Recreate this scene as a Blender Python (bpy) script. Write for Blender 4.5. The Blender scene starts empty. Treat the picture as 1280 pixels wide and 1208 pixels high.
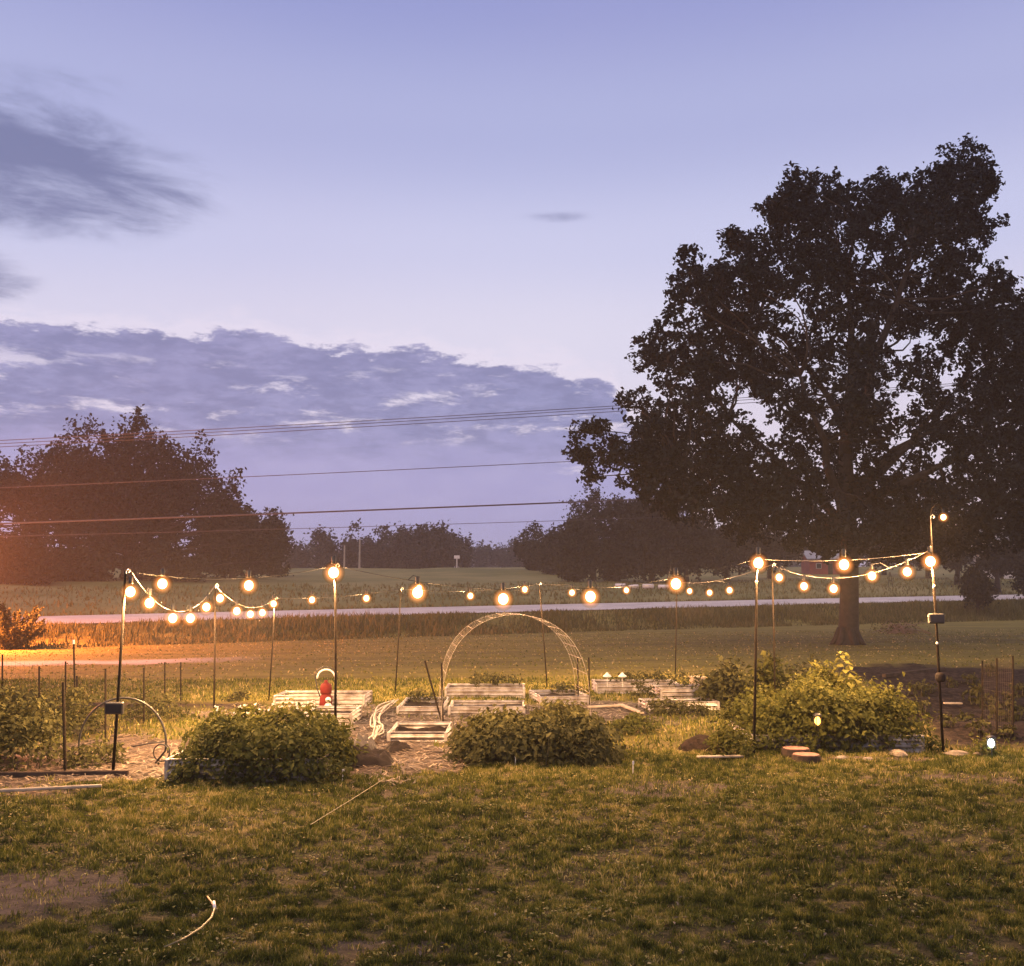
import bpy, math, random
import numpy as np
from mathutils import Vector

R = math.radians
rng = np.random.default_rng(7)
random.seed(7)
scene = bpy.context.scene
COL = scene.collection

# ------------------------------------------------------------------ camera
F = 1280.0
HC = 2.0
HORIZON = 740.0
TH = math.atan((HORIZON - 604.0) / F)
cam_d = bpy.data.cameras.new('camera')
cam = bpy.data.objects.new('camera', cam_d)
COL.objects.link(cam)
cam.location = (0, 0, HC)
cam.rotation_euler = (math.pi / 2 + TH, 0, 0)
cam_d.sensor_fit = 'HORIZONTAL'
cam_d.sensor_width = 36.0
cam_d.lens = 36.0
cam_d.clip_start = 0.05
cam_d.clip_end = 5000
scene.camera = cam

# ------------------------------------------------------------------ render / exposure
scene.render.engine = 'CYCLES'
cy = scene.cycles
cy.use_denoising = True
cy.max_bounces = 6
cy.diffuse_bounces = 3
cy.glossy_bounces = 2
cy.transmission_bounces = 4
cy.transparent_max_bounces = 12
cy.volume_bounces = 0
cy.sample_clamp_indirect = 3.0
cy.use_light_tree = True
vs = scene.view_settings
vs.view_transform = 'Standard'
vs.look = 'None'
vs.exposure = 0.0
vs.gamma = 1.0
vs.use_curve_mapping = False


def lin(r, g, b):
    def c(x):
        x /= 255.0
        return x / 12.92 if x <= 0.04045 else ((x + 0.055) / 1.055) ** 2.4
    return (c(r), c(g), c(b), 1.0)


# ------------------------------------------------------------------ sky (dusk)
SUN_EL, SUN_AZ = R(-3.0), R(-35.0)
world = bpy.data.worlds.new('World')
scene.world = world
world.use_nodes = True
wn, wl = world.node_tree.nodes, world.node_tree.links
wn.clear()


class NB:
    """tiny helper for node maths"""
    def __init__(self, nt):
        self.nt = nt

    def node(self, t, **kw):
        n = self.nt.nodes.new(t)
        for k, v in kw.items():
            setattr(n, k, v)
        return n

    def put(self, sock, v):
        if isinstance(v, bpy.types.NodeSocket):
            self.nt.links.new(v, sock)
        else:
            sock.default_value = v

    def m(self, op, a, b=0.0, c=0.0, clamp=False):
        n = self.node('ShaderNodeMath', operation=op, use_clamp=clamp)
        self.put(n.inputs[0], a)
        self.put(n.inputs[1], b)
        self.put(n.inputs[2], c)
        return n.outputs[0]

    def step(self, x, lo, hi, a=0.0, b=1.0):
        n = self.node('ShaderNodeMapRange', interpolation_type='SMOOTHSTEP')
        self.put(n.inputs[0], x)
        n.inputs[1].default_value = lo
        n.inputs[2].default_value = hi
        n.inputs[3].default_value = a
        n.inputs[4].default_value = b
        return n.outputs[0]

    def mix(self, f, a, b, mode='MIX'):
        n = self.node('ShaderNodeMix', data_type='RGBA', blend_type=mode)
        self.put(n.inputs[0], f)
        self.put(n.inputs[6], a)
        self.put(n.inputs[7], b)
        return n.outputs[2]

    def ramp(self, f, stops, interp='EASE'):
        n = self.node('ShaderNodeValToRGB')
        n.color_ramp.interpolation = interp
        el = n.color_ramp.elements
        while len(el) > 1:
            el.remove(el[0])
        el[0].position, el[0].color = stops[0]
        for p, c in stops[1:]:
            e = el.new(p)
            e.color = c
        self.put(n.inputs[0], f)
        return n.outputs[0]

    def noise(self, vec, scale, detail=6, rough=0.55, dist=0.0):
        n = self.node('ShaderNodeTexNoise')
        self.put(n.inputs['Vector'], vec)
        n.inputs['Scale'].default_value = scale
        n.inputs['Detail'].default_value = detail
        n.inputs['Roughness'].default_value = rough
        n.inputs['Distortion'].default_value = dist
        return n.outputs['Fac']

    def xyz(self, x, y, z):
        n = self.node('ShaderNodeCombineXYZ')
        self.put(n.inputs[0], x)
        self.put(n.inputs[1], y)
        self.put(n.inputs[2], z)
        return n.outputs[0]


w = NB(world.node_tree)
tc = w.node('ShaderNodeTexCoord')
sp = w.node('ShaderNodeSeparateXYZ')
wl.new(tc.outputs['Generated'], sp.inputs[0])
az = w.m('MULTIPLY', w.m('ARCTAN2', sp.outputs[0], sp.outputs[1]), 180 / math.pi)     # degrees, 0 = +Y, right positive
el = w.m('MULTIPLY', w.m('ARCSINE', sp.outputs[2]), 180 / math.pi)
sky = w.node('ShaderNodeTexSky')
sky.sky_type = 'NISHITA'
sky.sun_disc = False
sky.sun_elevation = SUN_EL
sky.sun_rotation = SUN_AZ
sky.air_density = 1.0
sky.dust_density = 1.5
grad = w.ramp(w.m('DIVIDE', el, 90.0), [
    (0.00, lin(226, 208, 222)), (0.09, lin(226, 217, 234)), (0.155, lin(216, 214, 237)),
    (0.21, lin(198, 202, 235)), (0.28, lin(172, 179, 221)), (0.36, lin(146, 154, 208)), (0.6, lin(120, 124, 176)), (1.0, lin(95, 100, 155))])
# slow tint drift: bluer to the right, more mauve to the left
tint = w.noise(w.xyz(w.m('MULTIPLY', az, 0.03), w.m('MULTIPLY', el, 0.05), 2.0), 1.0, 2, 0.5)
grad = w.mix(w.step(tint, 0.3, 0.75, 0.0, 0.16), grad, lin(176, 170, 214))
glow = w.m('MULTIPLY', w.step(w.m('ABSOLUTE', w.m('ADD', az, 2.0)), 30.0, 2.0), w.m('MULTIPLY', w.step(el, 9.0, 14.0), w.step(el, 23.0, 14.5)))
grad = w.mix(w.m('MULTIPLY', glow, 0.30), grad, lin(228, 224, 240))
skyc = w.mix(0.06, grad, sky.outputs[0])

# low cloud bank
n_edge = w.noise(w.xyz(w.m('MULTIPLY', az, 0.24), w.m('MULTIPLY', el, 0.66), 5.0), 1.0, 12, 0.68)
n_gap = w.noise(w.xyz(w.m('MULTIPLY', az, 0.20), w.m('MULTIPLY', el, 0.80), 9.0), 1.0, 12, 0.68, 0.15)
top = w.ramp(w.m('DIVIDE', w.m('ADD', az, 40.0), 80.0),
             [(0.0, (0.70, 0.70, 0.70, 1)), (0.17, (0.715, 0.715, 0.715, 1)), (0.30, (0.735, 0.735, 0.735, 1)),
              (0.43, (0.71, 0.71, 0.71, 1)), (0.53, (0.665, 0.665, 0.665, 1)), (0.572, (0.59, 0.59, 0.59, 1)), (0.64, (0.10, 0.10, 0.10, 1)),
              (1.0, (0.03, 0.03, 0.03, 1))], 'LINEAR')
topd = w.m('MULTIPLY', top, 19.0)
edge = w.m('ADD', w.m('SUBTRACT', topd, el), w.m('MULTIPLY', w.m('SUBTRACT', n_edge, 0.5), 5.0))
bank = w.step(edge, -0.10, 0.45)
band = w.m('MULTIPLY', w.step(el, 7.6, 9.2), w.step(el, 13.5, 11.0))         # streaky zone in the bank
gap = w.m('MULTIPLY', w.step(n_gap, 0.53, 0.66), band)
gap2 = w.m('MULTIPLY', w.m('MULTIPLY', w.step(n_gap, 0.50, 0.60), w.step(el, 4.2, 6.2)), w.m('MULTIPLY', w.step(el, 9.8, 7.5), w.step(az, 1.0, 5.5)))
gaps = w.m('MAXIMUM', gap, gap2)
bank = w.m('MULTIPLY', bank, w.m('SUBTRACT', 1.0, w.m('MULTIPLY', gaps, 0.85)))
bankc = w.ramp(w.m('DIVIDE', el, 16.0), [(0.0, lin(160, 158, 203)), (0.4, lin(157, 156, 204)), (0.62, lin(134, 139, 185)), (0.8, lin(130, 134, 180)), (1.0, lin(143, 147, 192))])
bankc = w.mix(w.step(n_edge, 0.42, 0.68, 0.0, 0.45), bankc, lin(172, 170, 212))
mott = w.noise(w.xyz(w.m('MULTIPLY', az, 0.35), w.m('MULTIPLY', el, 1.1), 3.0), 1.0, 10, 0.65)
bankc = w.mix(w.m('MULTIPLY', w.step(mott, 0.40, 0.62, 0.0, 0.75), w.step(el, 6.0, 9.5)), bankc, lin(112, 119, 164))
rim = w.m('MULTIPLY', w.step(edge, -1.3, 0.0), w.step(az, 12.0, 6.0))
skyc = w.mix(w.m('MULTIPLY', rim, 0.45), skyc, lin(232, 222, 238))
skyc = w.mix(w.m('MULTIPLY', bank, 0.93), skyc, bankc)

# upper left wisps
def blob(a0, e0, ra, re):
    da = w.m('DIVIDE', w.m('SUBTRACT', az, a0), ra)
    de = w.m('DIVIDE', w.m('SUBTRACT', el, e0), re)
    d = w.m('SQRT', w.m('ADD', w.m('MULTIPLY', da, da), w.m('MULTIPLY', de, de)))
    return w.step(d, 1.0, 0.15)
n_w = w.noise(w.xyz(w.m('ADD', w.m('MULTIPLY', az, 0.12), w.m('MULTIPLY', el, 0.12)), w.m('MULTIPLY', el, 0.45), 1.0), 1.0, 12, 0.66, 0.3)
wisp = w.m('MAXIMUM', blob(-26.0, 21.2, 13.0, 4.6), w.m('MULTIPLY', blob(-29.0, 15.6, 5.0, 1.9), 0.8))
wisp = w.m('MAXIMUM', wisp, w.m('MULTIPLY', blob(-24.0, 25.0, 8.0, 1.6), 0.22))
wisp = w.m('MAXIMUM', wisp, w.m('MULTIPLY', blob(2.4, 20.6, 3.4, 0.5), 0.28))
wm = w.step(w.m('ADD', w.m('MULTIPLY', n_w, 2.6), w.m('MULTIPLY', wisp, 0.9)), 1.25, 2.35)
wm = w.m('MULTIPLY', wm, w.step(wisp, 0.0, 0.35))
skyc = w.mix(w.m('MULTIPLY', wm, 0.92, clamp=True), skyc, lin(112, 119, 160))
bg = w.node('ShaderNodeBackground')
wl.new(skyc, bg.inputs[0])
bg.inputs[1].default_value = 1.1
wo = w.node('ShaderNodeOutputWorld')
wl.new(bg.outputs[0], wo.inputs[0])

sun_d = bpy.data.lights.new('sun', 'SUN')
sun_d.energy = 1.65
sun_d.angle = R(70)
sun_d.color = (1.0, 0.70, 0.40)
sun = bpy.data.objects.new('sun', sun_d)
COL.objects.link(sun)
sun.rotation_euler = (R(24), 0, R(-25))      # soft warm afterglow from behind and left of the camera

# ------------------------------------------------------------------ pixel -> world helpers
CT, ST = math.cos(TH), math.sin(TH)


def ray(u, v):
    a, b = (u - 640.0) / F, (604.0 - v) / F
    return np.array([a, CT - b * ST, ST + b * CT])


def P(u, v, Y):
    d = ray(u, v)
    p = d * (Y / d[1])
    return np.array([p[0], p[1], p[2] + HC])


def G(u, v, z=0.0):
    d = ray(u, v)
    s = (z - HC) / d[2]
    return np.array([d[0] * s, d[1] * s, z])


# ------------------------------------------------------------------ noise + terrain functions
_lat = np.random.default_rng(3).random((256, 256))


def vnoise(x, y, scale=1.0, seed=0):
    x = np.asarray(x, float) * scale + seed * 17.3
    y = np.asarray(y, float) * scale + seed * 9.7
    xi, yi = np.floor(x).astype(int), np.floor(y).astype(int)
    fx, fy = x - xi, y - yi
    fx, fy = fx * fx * (3 - 2 * fx), fy * fy * (3 - 2 * fy)
    g = lambda i, j: _lat[(xi + i) % 256, (yi + j) % 256]
    return (g(0, 0) * (1 - fx) + g(1, 0) * fx) * (1 - fy) + (g(0, 1) * (1 - fx) + g(1, 1) * fx) * fy


def fbm(x, y, scale=1.0, seed=0, o=4):
    t, a, s = 0, 0.5, 0
    for k in range(o):
        t = t + a * vnoise(x, y, scale * 2 ** k, seed + k)
        s += a
        a *= 0.55
    return t / s


def sstep(x, a, b):
    t = np.clip((np.asarray(x, float) - a) / (b - a), 0, 1)
    return t * t * (3 - 2 * t)


def road_near(x):
    xx = np.clip(x, -45, 70)
    return 58 + 0.533 * xx - 0.0021 * xx * xx + (x - xx) * 0.35


def road_z(x):
    return 0.87 + 0.0155 * np.clip(x, -45, 90)


ROAD_W = 7.0


def ellipse(x, y, c, rx, ry, rough=0.35, seed=0):
    d = np.sqrt(((x - c[0]) / rx) ** 2 + ((y - c[1]) / ry) ** 2)
    return 1 - sstep(d + (fbm(x, y, 1.6, seed) - 0.5) * 2 * rough, 0.75, 1.1)


SOIL_A, SOIL_B = G(1105, 935), G(1440, 833)
def soil_mask(x, y):
    n = (fbm(x, y, 1.4, 11) - 0.5)
    ylo, yhi = SOIL_A[1] + 0.25, SOIL_B[1]
    xlo = 5.2 + (y - 12.5) * 0.22
    r = sstep(x + n, xlo - 0.2, xlo + 0.4) * sstep(y + n, ylo - 0.2, ylo + 0.2) * (1 - sstep(y + n * 2, yhi - 0.5, yhi + 0.3)) * (1 - sstep(x, 14, 16))
    # left bed rows
    l = (1 - sstep(x + n, -6.1, -5.2)) * sstep(y + n * 1.2, 10.3, 10.7) * (1 - sstep(y + n, 16.2, 17.2)) * sstep(x, -15, -13)
    stripes = sstep(np.sin(y * 2.6 + n * 2.5), -0.35, 0.2)
    row = sstep(y, 17.4, 17.9) * (1 - sstep(y, 19.0, 19.6)) * (1 - sstep(x, -4.6, -4.0)) * sstep(x, -8.3, -7.5)
    return np.clip(np.maximum(np.maximum(r, l * stripes * 0.8), row), 0, 1)


def straw_mask(x, y):
    n = (fbm(x, y, 1.2, 23) - 0.5)
    a = ellipse(x, y, (-4.9, 12.6), 1.5, 2.0, 0.5, 5)
    b = ellipse(x, y, (-1.75, 14.2), 1.0, 3.4, 0.5, 6)
    c = ellipse(x, y, (-0.4, 17.0), 3.6, 1.5, 0.5, 7) * 0.9
    d = ellipse(x, y, (1.6, 17.6), 1.0, 1.7, 0.5, 8)
    e = ellipse(x, y, (-0.95, 12.6), 0.8, 0.9, 0.6, 9)
    f = ellipse(x, y, (-3.6, 17.0), 2.0, 1.1, 0.5, 12) * 0.7
    return np.clip(np.maximum.reduce([a, b, c, d, e, f]), 0, 1)


def bare_mask(x, y):
    c1 = G(30, 1118)
    a = ellipse(x, y, (c1[0] - 0.1, c1[1] + 0.05), 0.85, 0.62, 0.35, 31)
    c2 = G(845, 985)
    b = ellipse(x, y, c2, 0.75, 0.55, 0.9, 32) * 0.75
    c3 = G(1185, 975)
    c = ellipse(x, y, c3, 1.0, 0.45, 0.8, 33) * 0.75
    c4 = G(545, 990)
    d = ellipse(x, y, c4, 0.6, 0.35, 0.9, 34) * 0.6
    c5 = G(1090, 948)
    e = ellipse(x, y, c5, 1.0, 0.22, 0.6, 35) * 0.9
    c6 = G(500, 1190)
    f = ellipse(x, y, c6, 0.5, 0.16, 0.9, 36) * 0.7
    return np.clip(np.maximum.reduce([a, b, c, d, e, f]), 0, 1)


def track_line(x):
    # gravel drive on the left, seen as a pale strip beyond the garden
    return 31.0 + (x + 8.5) * 0.30


def track_mask(x, y):
    d = np.abs(y - track_line(x)) + (fbm(x, y, 0.8, 41) - 0.5) * 1.2
    return (1 - sstep(d, 0.7, 1.5)) * (1 - sstep(x, -11.0, -7.0))


def ground(x, y):
    x = np.asarray(x, float)
    y = np.asarray(y, float)
    t = y - road_near(x)
    lawn = 0.008 * np.clip(x, -45, 60) * sstep(y, 24, 44)
    zr = road_z(x)
    bank = sstep(t, -8.5, -0.5)
    z = lawn * (1 - bank) + (zr - 0.03) * bank
    on = np.clip(t, 0, ROAD_W) / ROAD_W
    z = z + on * 0.28
    beyond = np.clip(t - ROAD_W, 0, None)
    ditch = -0.35 * np.exp(-((beyond - 3.0) / 1.6) ** 2) * (beyond > 0)
    rise = 0.048 * 95 * (1 - np.exp(-beyond / 95.0)) * 1.55
    z = z + rise + ditch * sstep(beyond, 0, 1.5)
    und = (fbm(x, y, 0.05, 51, 3) - 0.5) * 1.1 * sstep(beyond, 10, 60)
    near = (1 - sstep(y, 24, 40))
    bump = ((fbm(x, y, 0.55, 61, 3) - 0.5) * 0.09 + (fbm(x, y, 3.2, 62, 3) - 0.5) * 0.05) * near
    rows = np.sin(y * 3.3 + x * 0.2) * 0.085 * soil_mask(x, y) * near
    return z + und + bump + rows


def gz(x, y):
    return float(ground(np.array([x]), np.array([y]))[0])


def GG(u, v):
    """point on the terrain seen at photo pixel u, v (a few fixed-point steps)"""
    z = 0.0
    for _ in range(12):
        p = G(u, v, z)
        z = 0.5 * z + 0.5 * gz(p[0], p[1])
    p[2] = gz(p[0], p[1])
    return p


# ------------------------------------------------------------------ mesh builders
def mesh_from_arrays(name, co, faces, mat=None, parent=None, var=None, smooth=False):
    """co (n,3); faces: list of (array (m,k)) of equal k or list of arrays"""
    if not isinstance(faces, (list, tuple)):
        faces = [faces]
    me = bpy.data.meshes.new(name)
    co = np.asarray(co, np.float32)
    idx = np.concatenate([f.ravel() for f in faces]).astype(np.int32)
    sizes = np.concatenate([np.full(len(f), f.shape[1]) for f in faces]).astype(np.int32)
    starts = np.concatenate([[0], np.cumsum(sizes)[:-1]]).astype(np.int32)
    me.vertices.add(len(co))
    me.vertices.foreach_set('co', co.ravel())
    me.loops.add(len(idx))
    me.loops.foreach_set('vertex_index', idx)
    me.polygons.add(len(sizes))
    me.polygons.foreach_set('loop_start', starts)
    me.polygons.foreach_set('loop_total', sizes)
    if smooth:
        me.polygons.foreach_set('use_smooth', np.ones(len(sizes), bool))
    me.update(calc_edges=True)
    if var is not None:
        for k, v in var.items():
            a = me.attributes.new(k, 'FLOAT', 'POINT')
            a.data.foreach_set('value', np.asarray(v, np.float32))
    if mat:
        me.materials.append(mat)
    o = bpy.data.objects.new(name, me)
    COL.objects.link(o)
    if parent is not None:
        o.parent = parent
    return o


class MB:
    def __init__(self):
        self.v, self.f = [], []

    def add(self, vs_, fs_):
        n = len(self.v)
        self.v += [tuple(map(float, q)) for q in vs_]
        self.f += [tuple(i + n for i in q) for q in fs_]
        return self

    def box(self, c, s, rz=0.0, bev=0.0):
        sx, sy, sz = s[0] / 2, s[1] / 2, s[2] / 2
        ca, sa = math.cos(rz), math.sin(rz)
        b = min(bev, sx * 0.9, sy * 0.9, sz * 0.9)
        def tr(p):
            return (c[0] + p[0] * ca - p[1] * sa, c[1] + p[0] * sa + p[1] * ca, c[2] + p[2])
        if b <= 0:
            vs_ = [tr((x * sx, y * sy, z * sz)) for z in (-1, 1) for x, y in ((-1, -1), (1, -1), (1, 1), (-1, 1))]
            fs_ = [(3, 2, 1, 0), (4, 5, 6, 7), (0, 1, 5, 4), (1, 2, 6, 5), (2, 3, 7, 6), (3, 0, 4, 7)]
        else:
            rings = []
            for z, i in ((-sz, b), (-sz + b, 0), (sz - b, 0), (sz, b)):
                x, y = sx - i, sy - i
                q = b if i == 0 else b * 0.5
                rings.append([tr(p) for p in ((-x + q, -y, z), (x - q, -y, z), (x, -y + q, z), (x, y - q, z), (x - q, y, z), (-x + q, y, z), (-x, y - q, z), (-x, -y + q, z))])
            vs_ = sum(rings, [])
            fs_ = [tuple(range(7, -1, -1)), tuple(range(24, 32))]
            for r in range(3):
                for k in range(8):
                    fs_.append((r * 8 + k, r * 8 + (k + 1) % 8, r * 8 + 8 + (k + 1) % 8, r * 8 + 8 + k))
        return self.add(vs_, fs_)

    def tube(self, pts, rad, seg=8, cap=True):
        pts = [Vector(map(float, p)) for p in pts]
        n = len(pts)
        if not hasattr(rad, '__len__'):
            rad = [rad] * n
        up = Vector((0.13, 0.31, 0.94)).normalized()
        vs_, fs_ = [], []
        prev = None
        for i, p in enumerate(pts):
            t = (pts[min(i + 1, n - 1)] - pts[max(i - 1, 0)])
            if t.length < 1e-9:
                t = Vector((0, 0, 1))
            t.normalize()
            if prev is None:
                a = t.cross(up)
                if a.length < 0.05:
                    a = t.cross(Vector((1, 0, 0)))
            else:
                a = prev - t * prev.dot(t)
            a.normalize()
            prev = a
            b = t.cross(a)
            for k in range(seg):
                an = 2 * math.pi * k / seg
                vs_.append(p + (a * math.cos(an) + b * math.sin(an)) * rad[i])
        for i in range(n - 1):
            for k in range(seg):
                fs_.append((i * seg + k, i * seg + (k + 1) % seg, (i + 1) * seg + (k + 1) % seg, (i + 1) * seg + k))
        if cap:
            fs_.append(tuple(range(seg - 1, -1, -1)))
            fs_.append(tuple((n - 1) * seg + k for k in range(seg)))
        return self.add(vs_, fs_)

    def sphere(self, c, r, su=12, sv=8, sc=(1, 1, 1), jit=0.0, rnd=None):
        vs_, fs_ = [], []
        for i in range(sv + 1):
            ph = math.pi * i / sv
            for k in range(su):
                an = 2 * math.pi * k / su
                rr = r * (1 + (rnd.uniform(-jit, jit) if rnd and 0 < i < sv else 0))
                vs_.append((c[0] + rr * sc[0] * math.sin(ph) * math.cos(an), c[1] + rr * sc[1] * math.sin(ph) * math.sin(an), c[2] + rr * sc[2] * math.cos(ph)))
        for i in range(sv):
            for k in range(su):
                fs_.append((i * su + k, (i + 1) * su + k, (i + 1) * su + (k + 1) % su, i * su + (k + 1) % su))
        return self.add(vs_, fs_)

    def lathe(self, c, prof, seg=16):
        vs_, fs_ = [], []
        for r, z in prof:
            for k in range(seg):
                an = 2 * math.pi * k / seg
                vs_.append((c[0] + r * math.cos(an), c[1] + r * math.sin(an), c[2] + z))
        for i in range(len(prof) - 1):
            for k in range(seg):
                fs_.append((i * seg + k, i * seg + (k + 1) % seg, (i + 1) * seg + (k + 1) % seg, (i + 1) * seg + k))
        fs_.append(tuple(range(seg - 1, -1, -1)))
        fs_.append(tuple((len(prof) - 1) * seg + k for k in range(seg)))
        return self.add(vs_, fs_)

    def build(self, name, mat, parent=None, smooth=False):
        me = bpy.data.meshes.new(name)
        me.from_pydata(self.v, [], self.f)
        if smooth:
            me.polygons.foreach_set('use_smooth', np.ones(len(me.polygons), bool))
        me.update()
        me.materials.append(mat)
        o = bpy.data.objects.new(name, me)
        COL.objects.link(o)
        if parent is not None:
            o.parent = parent
        return o


def tag(o, label=None, cat=None, group=None, kind=None):
    if label:
        o['label'] = label
    if cat:
        o['category'] = cat
    if group:
        o['group'] = group
    if kind:
        o['kind'] = kind
    return o


def empty(name, loc, label, cat, group=None, rz=0.0):
    o = bpy.data.objects.new(name, None)
    o.empty_display_size = 0.2
    COL.objects.link(o)
    o.location = tuple(map(float, loc))
    o.rotation_euler = (0, 0, rz)
    return tag(o, label, cat, group)


# ------------------------------------------------------------------ materials
def material(name):
    m = bpy.data.materials.new(name)
    m.use_nodes = True
    nt = m.node_tree
    b = nt.nodes['Principled BSDF']
    return m, NB(nt), b, nt.nodes['Material Output']


def simple(name, c1, c2=None, scale=12.0, rough=0.6, metal=0.0, bump=0.0, spec=0.5):
    m, n, b, out = material(name)
    t = n.node('ShaderNodeTexCoord').outputs['Object']
    f = n.noise(t, scale, 6, 0.6)
    c2 = c2 or tuple(x * 0.7 for x in c1)
    n.put(b.inputs['Base Color'], n.mix(n.step(f, 0.3, 0.7), (*c1, 1), (*c2, 1)))
    b.inputs['Roughness'].default_value = rough
    b.inputs['Metallic'].default_value = metal
    b.inputs['Specular IOR Level'].default_value = spec
    if bump:
        bn = n.node('ShaderNodeBump')
        bn.inputs['Strength'].default_value = bump
        bn.inputs['Distance'].default_value = 0.02
        n.put(bn.inputs['Height'], f)
        n.put(b.inputs['Normal'], bn.outputs[0])
    return m


def foliage_mat(name, stops, trans=0.25, rough=0.6, spec=0.25):
    m, n, b, out = material(name)
    a = n.node('ShaderNodeAttribute', attribute_name='var')
    c = n.ramp(a.outputs['Fac'], [(p, (*q, 1)) for p, q in stops], 'LINEAR')
    n.put(b.inputs['Base Color'], c)
    b.inputs['Roughness'].default_value = rough
    b.inputs['Specular IOR Level'].default_value = spec
    if trans:
        tr = n.node('ShaderNodeBsdfTranslucent')
        n.put(tr.inputs[0], c)
        mx = n.node('ShaderNodeMixShader')
        mx.inputs[0].default_value = trans
        m.node_tree.links.new(b.outputs[0], mx.inputs[1])
        m.node_tree.links.new(tr.outputs[0], mx.inputs[2])
        m.node_tree.links.new(mx.outputs[0], out.inputs[0])
    return m


def emit(name, col, strength, sample=False):
    m, n, b, out = material(name)
    m.node_tree.nodes.remove(b)
    e = n.node('ShaderNodeEmission')
    e.inputs[0].default_value = (*col, 1)
    e.inputs[1].default_value = strength
    m.node_tree.links.new(e.outputs[0], out.inputs[0])
    m.cycles.emission_sampling = 'AUTO' if sample else 'NONE'
    return m


M = {}
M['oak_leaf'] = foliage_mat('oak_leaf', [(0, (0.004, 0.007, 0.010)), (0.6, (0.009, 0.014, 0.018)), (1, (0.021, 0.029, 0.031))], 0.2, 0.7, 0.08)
M['tree_leaf'] = foliage_mat('tree_leaf', [(0, (0.010, 0.012, 0.009)), (0.6, (0.022, 0.024, 0.016)), (1, (0.046, 0.044, 0.026))], 0.2, 0.7, 0.08)
M['far_leaf'] = foliage_mat('far_leaf', [(0, (0.010, 0.012, 0.010)), (1, (0.028, 0.028, 0.020))], 0.15)
M['bush_leaf'] = foliage_mat('bush_leaf', [(0, (0.026, 0.031, 0.008)), (0.6, (0.068, 0.074, 0.018)), (1, (0.155, 0.150, 0.042))], 0.3, 0.75, 0.1)
M['lush_leaf'] = foliage_mat('lush_leaf', [(0, (0.028, 0.034, 0.008)), (0.6, (0.066, 0.070, 0.015)), (1, (0.16, 0.15, 0.038))], 0.3, 0.75, 0.1)
M['grey_leaf'] = foliage_mat('grey_leaf', [(0, (0.026, 0.028, 0.011)), (0.6, (0.060, 0.060, 0.022)), (1, (0.15, 0.14, 0.055))], 0.3, 0.75, 0.1)
M['petal'] = foliage_mat('petal', [(0, (0.55, 0.52, 0.48)), (1, (0.75, 0.72, 0.68))], 0.2)
M['bark'] = simple('bark', (0.030, 0.024, 0.021), (0.011, 0.009, 0.008), 6, 0.9, bump=0.8)
M['stem'] = simple('stem', (0.10, 0.10, 0.04), (0.06, 0.05, 0.02), 8, 0.7)
M['pole'] = simple('pole', (0.011, 0.010, 0.009), (0.026, 0.018, 0.013), 14, 0.8, 0.0, spec=0.06)
M['black'] = simple('black_plastic', (0.012, 0.012, 0.012), (0.03, 0.03, 0.03), 20, 0.45)
M['white'] = simple('white_plastic', (0.75, 0.73, 0.7), (0.6, 0.58, 0.54), 20, 0.5)
M['cable'] = simple('pale_cable', (0.28, 0.25, 0.21), (0.2, 0.17, 0.14), 20, 0.5)
M['galv'] = simple('galvanised', (0.52, 0.50, 0.49), (0.20, 0.17, 0.15), 5, 0.4, 0.55)
M['wood'] = simple('weathered_wood', (0.24, 0.19, 0.14), (0.14, 0.10, 0.07), 10, 0.85, bump=0.5)
M['palewood'] = simple('pale_wood', (0.42, 0.36, 0.28), (0.28, 0.23, 0.17), 10, 0.8, bump=0.3)
M['darkwood'] = simple('dark_wood', (0.07, 0.05, 0.038), (0.035, 0.026, 0.02), 8, 0.9, bump=0.5, spec=0.15)
M['soil'] = simple('bed_soil', (0.030, 0.020, 0.016), (0.011, 0.008, 0.006), 18, 0.95, bump=1.0, spec=0.1)
M['red'] = simple('red_paint', (0.15, 0.016, 0.014), (0.09, 0.014, 0.012), 8, 0.75, spec=0.15)
M['tarp'] = simple('dark_tarp', (0.010, 0.008, 0.008), (0.020, 0.015, 0.014), 7, 0.7, bump=0.4, spec=0.08)
M['greyplastic'] = simple('grey_plastic', (0.055, 0.05, 0.052), (0.03, 0.027, 0.028), 9, 0.5, bump=0.4, spec=0.2)
M['hose'] = simple('hose_pale', (0.32, 0.29, 0.25), (0.2, 0.18, 0.15), 9, 0.45)
M['yellowhose'] = simple('hose_yellow', (0.20, 0.165, 0.075), (0.12, 0.095, 0.04), 12, 0.5)
M['stone'] = simple('stone', (0.20, 0.165, 0.135), (0.09, 0.075, 0.06), 11, 0.9, bump=0.7)
M['logend'] = simple('log_end', (0.26, 0.13, 0.10), (0.15, 0.075, 0.055), 14, 0.85, bump=0.4)
M['wire'] = simple('wire', (0.30, 0.26, 0.22), (0.18, 0.15, 0.13), 14, 0.5, 0.4)
M['rustwire'] = simple('rusty_wire', (0.10, 0.075, 0.055), (0.06, 0.045, 0.035), 14, 0.7, spec=0.15)
M['archwire'] = simple('arch_wire', (0.42, 0.38, 0.33), (0.28, 0.25, 0.21), 14, 0.5, 0.3)
M['powerwire'] = simple('power_cable', (0.045, 0.045, 0.06), (0.03, 0.03, 0.04), 2, 0.6)
M['barnred'] = simple('barn_red', (0.30, 0.06, 0.045), (0.20, 0.045, 0.035), 1.5, 0.8)
M['roofgrey'] = simple('roof_grey', (0.32, 0.33, 0.36), (0.24, 0.25, 0.27), 1.5, 0.6)
M['housewall'] = simple('house_wall', (0.62, 0.6, 0.58), (0.5, 0.48, 0.46), 1.5, 0.8)
M['glassdark'] = simple('dark_glass', (0.02, 0.02, 0.025), (0.03, 0.03, 0.035), 2, 0.1)
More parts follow.
